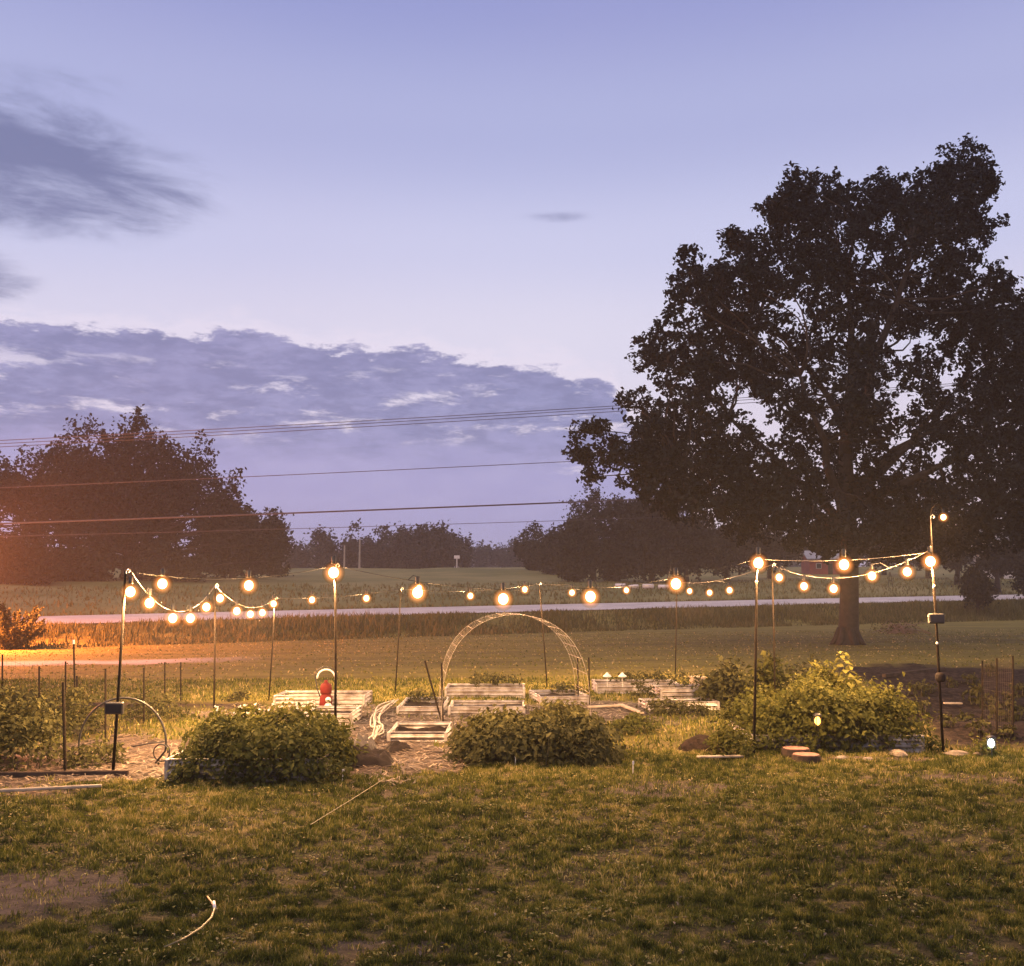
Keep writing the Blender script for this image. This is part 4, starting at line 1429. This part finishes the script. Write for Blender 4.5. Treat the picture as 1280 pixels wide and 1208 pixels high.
# ------------------------------------------------------------------ left garden wire fences
def fence(label, posts, mesh_h=1.1):
    b0 = GG(posts[0][0], posts[0][1])
    t = empty('wire_fence', b0, label, 'fence', 'wire mesh fences of the garden')
    P_ = []
    for (u, vb, vt) in posts:
        b = GG(u, vb)
        tp = P(u, vt, b[1])
        P_.append((b, tp))
        MB().tube([b - b0 - np.array([0, 0, 0.05]), tp - b0], 0.014, 6).build('post', M['pole'], t)
    mb = MB()
    for (a, ta), (b, tb_) in zip(P_[:-1], P_[1:]):
        for i in range(9):
            s = i / 8
            mb.tube([(a * (1 - s) + b * s) - b0 + np.array([0, 0, 0.04]), (ta * (1 - s) + tb_ * s) - b0], 0.0014, 4)
        for j in range(8):
            s = 0.05 + j / 8
            mb.tube([a * (1 - s) + ta * s - b0, b * (1 - s) + tb_ * s - b0], 0.0014, 4)
    mb.build('wire_mesh', M['rustwire'], t)
    return t


fence('wire mesh fence running back beside the black hoop', [(132, 926, 838), (180, 905, 835), (206, 888, 828), (226, 880, 828)])
fence('wire mesh fence along the back left edge', [(3, 884, 818), (49, 896, 833), (82, 890, 827), (132, 892, 836)])

fence('thin wire trellis standing in the dark soil plot on the right', [(1228, 905, 826), (1246, 915, 823), (1266, 926, 820)])

# black hoop
hb = GG(152, 956)
ho = empty('hose_hoop', hb, 'round hoop of black pipe round the leaning left pole', 'hoop')
Rr = 54 * hb[1] / F
pts = []
for i in range(41):
    a = R(-14) + R(208) * i / 40
    pts.append((Rr * math.cos(a), -0.02 * math.cos(a), 0.24 + 0.52 * max(math.sin(a), -0.45) * 1.02))
pts[0] = (pts[0][0] - 0.1, pts[0][1], 0.02)
MB().tube(pts, 0.013, 7).build('pipe', M['black'], ho, True)
lp = []
for i in range(24):
    a = 2 * math.pi * i / 20
    lp.append((Rr * 0.9 + 0.09 * math.cos(a), -0.05 + 0.003 * i, 0.14 + 0.10 * math.sin(a)))
MB().tube(lp, 0.009, 6).build('loose_coil', M['black'], ho, True)
MB().tube([(Rr * 0.2, 0.05, 0.2), (Rr * 0.6, 0.03, 0.24), (Rr, 0, 0.27)], 0.008, 6).build('cross_pipe', M['black'], ho, True)

# boards and edging
def board(name, label, a, b, wd, h, mat, cat='board', lift=0.0):
    p, q = GG(*a), GG(*b)
    m_ = (p + q) / 2
    t = MB()
    d = q - p
    L = math.hypot(d[0], d[1])
    t.box((0, 0, h / 2), (L, wd, h), 0, 0.006)
    for k in range(3):
        t.box((L * (-0.3 + 0.3 * k), 0, h + 0.001), (L * 0.22, wd * 0.5, 0.004), 0, 0.001)
    o = t.build(name, M[mat])
    o.location = (m_[0], m_[1], m_[2] + lift)
    o.rotation_euler = (0, -math.atan2(d[2], L), math.atan2(d[1], d[0]))
    return tag(o, label, cat)


board('white_pipe', 'pale pipe lying on the grass at the left edge', (-30, 996), (127, 988), 0.03, 0.03, 'palewood', 'pipe', 0.03)
board('timber_edging', 'dark timber edging at the foot of the left garden', (-40, 973), (160, 970), 0.05, 0.06, 'darkwood')
board('plank', 'pale plank lying on the grass left of the front right pole', (872, 951), (928, 950), 0.06, 0.025, 'palewood', lift=0.03)
board('plank', 'slanting plank lying behind the dark drooping bush', (775, 884), (802, 895), 0.09, 0.03, 'palewood', lift=0.03)
board('plank', 'long pale plank lying flat behind the dark drooping bush', (735, 888), (776, 886), 0.09, 0.03, 'palewood', lift=0.04)
board('plank', 'short pale plank lying in the dark soil by the right pole', (1180, 886), (1203, 886), 0.06, 0.03, 'palewood', lift=0.08)
board('plank', 'dark plank laid along the far edge of the soil plot', (1105, 848), (1180, 842), 0.1, 0.08, 'darkwood', lift=0.03)

# stones and log slices
def stone(label, u, v, sx, sy, sz, seed):
    rr = random.Random(seed)
    p = GG(u, v)
    o = MB().sphere((0, 0, 0), 1.0, 12, 8, (sx, sy, sz), 0.13, rr).build('stone', M['stone'], None, False)
    o.location = tuple(p + np.array([0, 0, sz * 0.45]))
    o.rotation_euler = (0, 0, rr.uniform(0, 3))
    return tag(o, label, 'stone', 'flat stones edging the right garden')


stone('long flat stone in front of the big green bush', 1123, 945, 0.19, 0.10, 0.05, 1)
stone('flat stone at the foot of the tallest pole', 1198, 945, 0.16, 0.12, 0.045, 2)
stone('small stone just right of the log slices', 1052, 950, 0.10, 0.07, 0.035, 3)
stone('small low stone between the long flat stone and the log slices', 1085, 951, 0.08, 0.06, 0.03, 4)
stone('pale little stone under the white garden light', 1222, 945, 0.07, 0.06, 0.03, 5)
for lab, u, v, r, h, lift in [('rear round log slice overlapped by its neighbour', 995, 946, 0.17, 0.10, 0.0), ('front round log slice with pink cut face', 1008, 953, 0.165, 0.09, 0.0)]:
    p = GG(u, v)
    t = empty('log_slice', p, lab, 'log slice', 'round log slices before the green bush')
    rr = random.Random(u)
    MB().lathe((0, 0, -0.02), [(r * 1.02, 0), (r * 1.04, h * 0.6), (r, h + 0.015)], 18).build('bark_ring', M['darkwood'], t)
    MB().lathe((0, 0, h - 0.002), [(r * 0.93, 0), (r * 0.93, 0.008)], 18).build('cut_face', M['logend'], t)

# dark soil heap
p = GG(878, 937)
n = 26
A, B = np.meshgrid(np.linspace(-1, 1, n), np.linspace(-1, 1, n))
A, B = A.ravel(), B.ravel()
rr_ = np.sqrt(A ** 2 + B ** 2)
hh = 0.19 * np.clip(1 - rr_ ** 1.6, -0.1, 1) * (0.75 + 0.6 * fbm(A, B, 3, 4)) + (fbm(A + 3, B, 8, 2) - 0.5) * 0.05
hh[rr_ > 0.95] -= 0.05
I = np.arange(n * n).reshape(n, n)
q = np.stack([I[:-1, :-1].ravel(), I[:-1, 1:].ravel(), I[1:, 1:].ravel(), I[1:, :-1].ravel()], 1)
o = mesh_from_arrays('soil_heap', np.stack([A * 0.33, B * 0.25, hh], 1), q, M['soil'], None, None, True)
o.location = tuple(p)
tag(o, 'dark heap of soil on the grass between the bushes', 'soil heap')

# dark tarp and grey plastic bag
def sheet(name, label, u, v, sx, sy, h, mat, cat, seed, rz=0.0):
    p = GG(u, v)
    n = 30
    A, B = np.meshgrid(np.linspace(-1, 1, n), np.linspace(-1, 1, n))
    A, B = A.ravel(), B.ravel()
    e = (1 - np.abs(A) ** 3) * (1 - np.abs(B) ** 3)
    z = h * (0.15 + e * (0.25 + 1.2 * np.abs(fbm(A + seed, B, 1.6, seed, 3) - 0.5) * 2 + 0.3 * fbm(A, B, 4, seed + 2))) * np.clip(e * 2 + 0.1, 0, 1)
    rad = 0.85 + 0.3 * fbm(np.arctan2(A, B) + 5, A * 0, 1.7, seed)
    I = np.arange(n * n).reshape(n, n)
    q = np.stack([I[:-1, :-1].ravel(), I[:-1, 1:].ravel(), I[1:, 1:].ravel(), I[1:, :-1].ravel()], 1)
    o = mesh_from_arrays(name, np.stack([A * sx * rad, B * sy * rad, z], 1), q, M[mat], None, None, False)
    o.location = tuple(p + np.array([0, 0, 0.01]))
    o.rotation_euler = (0, 0, rz)
    return tag(o, label, cat)


sheet('tarp', 'crumpled dark tarp heaped on the ground right of the front pole', 455, 955, 0.34, 0.30, 0.20, 'tarp', 'tarp', 3, 0.2)
sheet('plastic_bag', 'grey plastic bag lying behind the dark tarp', 450, 941, 0.21, 0.16, 0.22, 'greyplastic', 'bag', 8, -0.2)
sheet('cloth_scrap', 'dark cloth scrap on the ground before the stepped beds', 497, 938, 0.17, 0.14, 0.10, 'tarp', 'cloth', 14, 0.5)

# bundle of pale hoses
hs = GG(470, 938)
hz_ = empty('hose_bundle', hs, 'bundle of pale hoses twisting along the path by the stepped beds', 'hose')
for k in range(6):
    j = rng.normal(size=(7, 2)) * 0.035
    route = [(492, 884), (480, 892), (470, 903), (468, 913), (474, 920), (462, 933), (452, 941)]
    pts = []
    for i, (u, v) in enumerate(route):
        g_ = GG(u + j[i, 0] * 70 + (k - 2.5) * (1.0 if i % 2 else 2.0), v)
        pts.append(Vector((g_ - hs + np.array([0, 0, 0.05 + 0.09 * math.sin(i * 1.1 + k) ** 2]))))
    sm = []
    for i in range(len(pts) - 1):
        for s in (0, 0.25, 0.5, 0.75):
            a = pts[max(i - 1, 0)]; b = pts[i]; c = pts[i + 1]; d = pts[min(i + 2, len(pts) - 1)]
            sm.append(0.5 * ((2 * b) + (c - a) * s + (2 * a - 5 * b + 4 * c - d) * s * s + (3 * b - a - 3 * c + d) * s ** 3))
    sm.append(pts[-1])
    MB().tube(sm, 0.012, 6).build('hose', M['hose'], hz_, True)
# dark stick on the path
MB().tube([GG(438, 896), GG(466, 898) + np.array([0, 0, 0.04])], [0.012, 0.008], 6).build('stick', M['darkwood'])
tag(COL.objects['stick'], 'dark stick lying on the path by the hoses', 'stick')

# red sprayer
rb = GG(407, 886)
rs_ = empty('garden_sprayer', rb, 'red garden sprayer with a hooped white handle on the long bed', 'sprayer')
MB().lathe((0, 0, 0), [(0.095, 0), (0.11, 0.03), (0.11, 0.19), (0.085, 0.235), (0.08, 0.25)], 16).build('tank', M['red'], rs_, True)
MB().lathe((0, 0, 0.25), [(0.082, 0), (0.10, 0.03), (0.105, 0.11), (0.085, 0.17), (0.035, 0.2), (0.03, 0.24)], 16).build('pump_head', M['red'], rs_, True)
MB().tube([(0.155 * math.cos(R(a)) + 0.0, 0, 0.52 + 0.15 * math.sin(R(a))) for a in range(-10, 191, 12)], 0.016, 7).build('handle', M['white'], rs_, True)
MB().tube([(0.19 * math.cos(R(a)) - 0.01, 0.03, 0.56 + 0.15 * math.sin(R(a))) for a in range(-10, 191, 12)] + [(-0.16, 0.02, 0.35), (-0.1, 0, 0.2)], 0.009, 6).build('hose', M['black'], rs_, True)
MB().sphere((0.06, -0.1, 0.16), 0.05, 10, 8).lathe((0.06, -0.1, 0.02), [(0.07, 0), (0.075, 0.03), (0.04, 0.08)], 12).build('nozzle', M['white'], rs_, True)

# garden hose piece and thin cane on the lawn
hp = GG(240, 1165)
gh = empty('garden_hose', hp, 'short curved piece of yellow hose in the foreground lawn', 'hose')
route = [(205, 1196), (228, 1186), (250, 1172), (264, 1158), (268, 1146), (264, 1138), (259, 1131)]
MB().tube([GG(u, v) - hp + np.array([0, 0, 0.05]) for u, v in route], [0.004, 0.0055, 0.006, 0.006, 0.006, 0.006, 0.005], 7).build('tube', M['yellowhose'], gh, True)
MB().tube([GG(268, 1146) - hp + np.array([0, 0, 0.05]), GG(267, 1139) - hp + np.array([0, 0, 0.055])], 0.010, 8).build('fitting', M['white'], gh, True)
MB().tube([GG(388, 1038) + np.array([0, 0, 0.045]), GG(440, 1006) + np.array([0, 0, 0.05]), GG(480, 980) + np.array([0, 0, 0.05])], 0.0035, 6).build('cane', M['yellowhose'])
tag(COL.objects['cane'], 'thin straight cane lying on the lawn before the tarp', 'cane')
# white marker flags
for u, v, lab in ((644, 958, 'small white marker stake before the dark drooping bush'), (791, 967, 'small white marker stake on the grass right of the dark drooping bush'), (428, 978, 'small white marker stake on the grass before the tarp')):
    p = GG(u, v)
    t = empty('marker_stake', p, lab, 'marker', 'small white marker stakes')
    MB().tube([(0, 0, -0.02), (0.004, 0, 0.1)], 0.005, 6).build('stake', M['white'], t)
    MB().box((0.006, 0, 0.115), (0.022, 0.006, 0.04), 0.3, 0.002).build('flag', M['white'], t)


# ------------------------------------------------------------------ lanterns
def lantern(label, u, v, d, core, watt, col, h=0.5):
    p = P(u, v, d)
    g = gz(p[0], p[1])
    t = empty('garden_lantern', (p[0], p[1], g), label, 'lantern', 'small garden lanterns')
    z = p[2] - g
    MB().tube([(0, 0, -0.05), (0, 0, z - 0.05)], 0.008, 6).build('stake', M['black'], t)
    MB().lathe((0, 0, z + 0.065), [(0.055, 0), (0.06, 0.012), (0.03, 0.035), (0.01, 0.04)], 12).build('cap', M['black'], t, True)
    c = MB()
    for k in range(6):
        a = k * math.pi / 3
        c.tube([(0.05 * math.cos(a), 0.05 * math.sin(a), z - 0.05), (0.05 * math.cos(a), 0.05 * math.sin(a), z + 0.065)], 0.004, 4)
    c.build('cage', M['black'], t)
    MB().lathe((0, 0, z - 0.045), [(0.012, 0), (0.036, 0.03), (0.04, 0.06), (0.02, 0.1)], 10).build('flame_glass', M[core], t, True)
    l = bpy.data.lights.new('lantern_glow', 'POINT')
    l.energy = watt
    l.color = col
    l.shadow_soft_size = 0.02
    lo = bpy.data.objects.new('lantern_glow', l)
    COL.objects.link(lo)
    lo.parent = t
    lo.location = (0, -0.075, z)
    return t


bb_ = GG(1022, 938)
lantern('flickering orange lantern among the leaves of the big green bush', 1022, 902, bb_[1] - 0.2, 'lantern_core', 1.0, (1, 0.45, 0.1))
bb_ = GG(1238, 948)
lantern('small white garden light glowing at the lower right', 1239, 930, bb_[1], 'white_core', 1.2, (0.85, 1.0, 0.9))
p0, p1 = GG(1222, 946), GG(1250, 946)
bush('low_plant', 'small plant lit bright green by the white garden light', p0[0], p1[0], p0[1] - 0.1, p0[1] + 0.2, 0.0, 0.16, 160, 0.06, 'lush_leaf', stems=5)

# ------------------------------------------------------------------ power lines, poles, far buildings
def power_line(label, pl_, d, r, sag=0.0):
    a, b = P(*pl_[0], d), P(*pl_[1], d + 6)
    dirv = b - a
    a2, b2 = a - dirv * 0.35, b + dirv * 0.7
    pts = []
    for i in range(25):
        s = i / 24
        q = a2 * (1 - s) + b2 * s
        q[2] -= sag * 4 * s * (1 - s) - sag
        pts.append(q - a2)
    o = MB().tube(pts, r, 5).build('power_line', M['powerwire'])
    o.location = tuple(a2)
    return tag(o, label, 'power line', 'overhead power lines')


power_line('topmost of the three close upper power lines', ((0, 553), (770, 508)), 52, 0.018, 0.2)
power_line('middle one of the three close upper power lines', ((0, 557), (770, 511)), 52.6, 0.018, 0.2)
power_line('lowest of the three close upper power lines', ((0, 561), (770, 515)), 53.2, 0.018, 0.2)
power_line('single thin power line below the three close ones', ((0, 611), (720, 577)), 52.5, 0.02, 0.1)
power_line('thickest power line crossing the middle of the left tree', ((0, 656), (770, 626)), 52, 0.045, 0.1)
power_line('lowest thin power line above the distant trees', ((0, 672), (680, 652)), 53, 0.016, 0.1)


def upole(label, u, vt, vb, d, arms=True):
    p = P(u, vb, d)
    g = gz(p[0], p[1])
    H = P(u, vt, d)[2] - g
    t = empty('utility_pole', (p[0], p[1], g), label, 'utility pole', 'wooden utility poles across the pasture')
    MB().tube([(0, 0, -0.3), (0, 0, H)], [0.16, 0.11], 8).build('shaft', M['palewood'], t)
    if arms:
        MB().box((0, -0.13, H - 0.5), (1.8, 0.1, 0.12), 0, 0.01).build('cross_arm', M['wood'], t)
        MB().sphere((-0.8, -0.13, H - 0.38), 0.07, 6, 5).sphere((0.8, -0.13, H - 0.38), 0.07, 6, 5).build('insulators', M['greyplastic'], t)
    return t


upole('taller utility pole before the spiky-topped distant tree', 449, 674, 724, 150, False)
upole('shorter utility pole left of the taller one', 430, 682, 724, 158, False)
upole('utility pole at the right foot of the broad left tree', 318, 688, 722, 110, False)
upole('utility pole beside the grey-roofed house', 1222, 648, 700, 90)
bp_ = P(571, 722, 128)
MB().box((0, 0, 0.7), (0.12, 0.12, 1.5), 0, 0.02).box((0, -0.07, 1.3), (0.7, 0.03, 0.4), 0, 0.01).build('field_sign', M['white'])
o = COL.objects['field_sign']
o.location = (bp_[0], bp_[1], gz(bp_[0], bp_[1]))
tag(o, 'small pale sign post at the edge of the far pasture', 'sign')


def building(name, label, u0, u1, vt, vb, d, wallm, roofm, cat):
    p0, p1 = P(u0, vb, d), P(u1, vb, d)
    g = gz((p0[0] + p1[0]) / 2, d)
    W = p1[0] - p0[0]
    D = W * 0.7
    top_ = P(u0, vt, d)[2] - g
    H = top_ * 0.66
    t = empty(name, ((p0[0] + p1[0]) / 2, d, g), label, cat)
    MB().box((0, D / 2, H / 2 - 0.2), (W, D, H + 0.4)).build('wall', M[wallm], t)
    rf = MB()
    e = 0.35
    vs_ = [(-W / 2 - e, -e, H - 0.06), (W / 2 + e, -e, H - 0.06), (W / 2 + e, D / 2, top_), (-W / 2 - e, D / 2, top_), (W / 2 + e, D + e, H - 0.06), (-W / 2 - e, D + e, H - 0.06)]
    vs_ += [(x, y, z + 0.12) for x, y, z in vs_]
    rf.add(vs_, [(0, 1, 2, 3), (3, 2, 4, 5), (7, 6, 9, 8), (8, 9, 11, 10), (0, 6, 7, 1), (1, 7, 8, 2), (2, 8, 10, 4), (4, 10, 11, 5), (5, 11, 9, 3), (3, 9, 6, 0)])
    rf.build('roof', M[roofm], t)
    gb = MB().add([(-W / 2 + .01, 0.01, H), (-W / 2 + .01, D - .01, H), (-W / 2 + .01, D / 2, top_ - 0.08)], [(0, 1, 2)]).add([(W / 2 - .01, 0.01, H), (W / 2 - .01, D - .01, H), (W / 2 - .01, D / 2, top_ - 0.08)], [(2, 1, 0)])
    gb.build('gable', M[wallm], t)
    for x in (-0.28, 0.22):
        wn_ = MB().box((W * x, -0.03, H * 0.55), (W * 0.13, 0.06, H * 0.34), 0, 0.01).build('window', M['housewall'], t)
        MB().box((W * x, -0.07, H * 0.55), (W * 0.11, 0.02, H * 0.28)).build('pane', M['glassdark'], wn_)
    MB().box((W * 0.0, -0.02, H * 0.36), (W * 0.11, 0.05, H * 0.72), 0, 0.01).build('door', M['darkwood'], t)
    return t


building('shed', 'low red shed beyond the road, left of the oak trunk', 1012, 1064, 689, 712, 118, 'barnred', 'roofgrey', 'shed')
building('house', 'pale house with grey roof at the far right behind trees', 1230, 1272, 655, 696, 110, 'housewall', 'roofgrey', 'house')
for lab, u, v, s in [('leftmost of the white wrapped bales beyond the road', 776, 734, 0.42), ('second white wrapped bale from the left beyond the road', 792, 733, 0.36), ('third white wrapped bale from the left beyond the road', 810, 731.5, 0.42), ('rightmost of the white wrapped bales beyond the road', 829, 731, 0.38)]:
    p = GG(u, v)
    p = P(u, v, 84)
    p[2] = gz(p[0], p[1])
    t = MB()
    t.tube([(-s * 1.1, 0, s * 0.5), (-s, 0, s * 0.5), (s, 0, s * 0.5), (s * 1.1, 0, s * 0.5)], [s * 0.42, s * 0.5, s * 0.5, s * 0.42], 14)
    o = t.build('wrapped_bale', M['bale'], None, True)
    o.location = tuple(p)
    o.rotation_euler = (0, 0, rng.uniform(-0.3, 0.3))
    tag(o, lab, 'hay bale', 'white wrapped bales')
# slim A-frame post by the road, brush pile by the oak
p = GG(1114, 757)
t = empty('post_stand', p, 'slim dark A-frame stand near the road, right of the oak trunk', 'stand')
for s in (-1, 1):
    MB().tube([(0.22 * s, 0, -0.05), (0.03 * s, 0, 1.35)], 0.03, 6).build('leg', M['darkwood'], t)
MB().tube([(-0.12, 0, 0.6), (0.12, 0, 0.6)], 0.025, 6).build('brace', M['darkwood'], t)
p = GG(1122, 792)
t = empty('brush_pile', p, 'pile of cut branches on the lawn right of the oak trunk', 'brush pile')
mb = MB()
for k in range(34):
    a = rng.uniform(0, math.pi)
    c = rng.normal(size=2) * 0.35
    L = rng.uniform(0.4, 1.0)
    mb.tube([(c[0] - L * math.cos(a), c[1] - L * 0.4 * math.sin(a), 0.02), (c[0], c[1], rng.uniform(0.15, 0.45)), (c[0] + L * math.cos(a), c[1] + L * 0.4 * math.sin(a), rng.uniform(0.05, 0.6))], [0.015, 0.02, 0.006], 5)
mb.build('branches', M['wood'], t)
c_ = rng.normal(size=(260, 3)) * np.array([0.6, 0.35, 0.15]) + np.array([0, 0, 0.25])
c_[:, 2] = np.abs(c_[:, 2])
leaf_mesh('dry_leaves', c_, rng.normal(size=(260, 3)), rng.uniform(0.07, 0.13, 260), M['grey_leaf'], t, rng.random(260))

# ------------------------------------------------------------------ haze
HAZE = 0.0008
hm = bpy.data.materials.new('haze')
hm.use_nodes = True
hn = hm.node_tree
hn.nodes.clear()
pv = hn.nodes.new('ShaderNodeVolumePrincipled')
pv.inputs['Color'].default_value = (0.9, 0.88, 0.9, 1)
pv.inputs['Density'].default_value = HAZE
pv.inputs['Anisotropy'].default_value = 0.0
ho_ = hn.nodes.new('ShaderNodeOutputMaterial')
hn.links.new(pv.outputs[0], ho_.inputs['Volume'])
if HAZE:
    hb_ = MB().box((0, 700, 14), (2000, 1800, 34)).build('haze', hm)
    tag(hb_, kind='stuff')
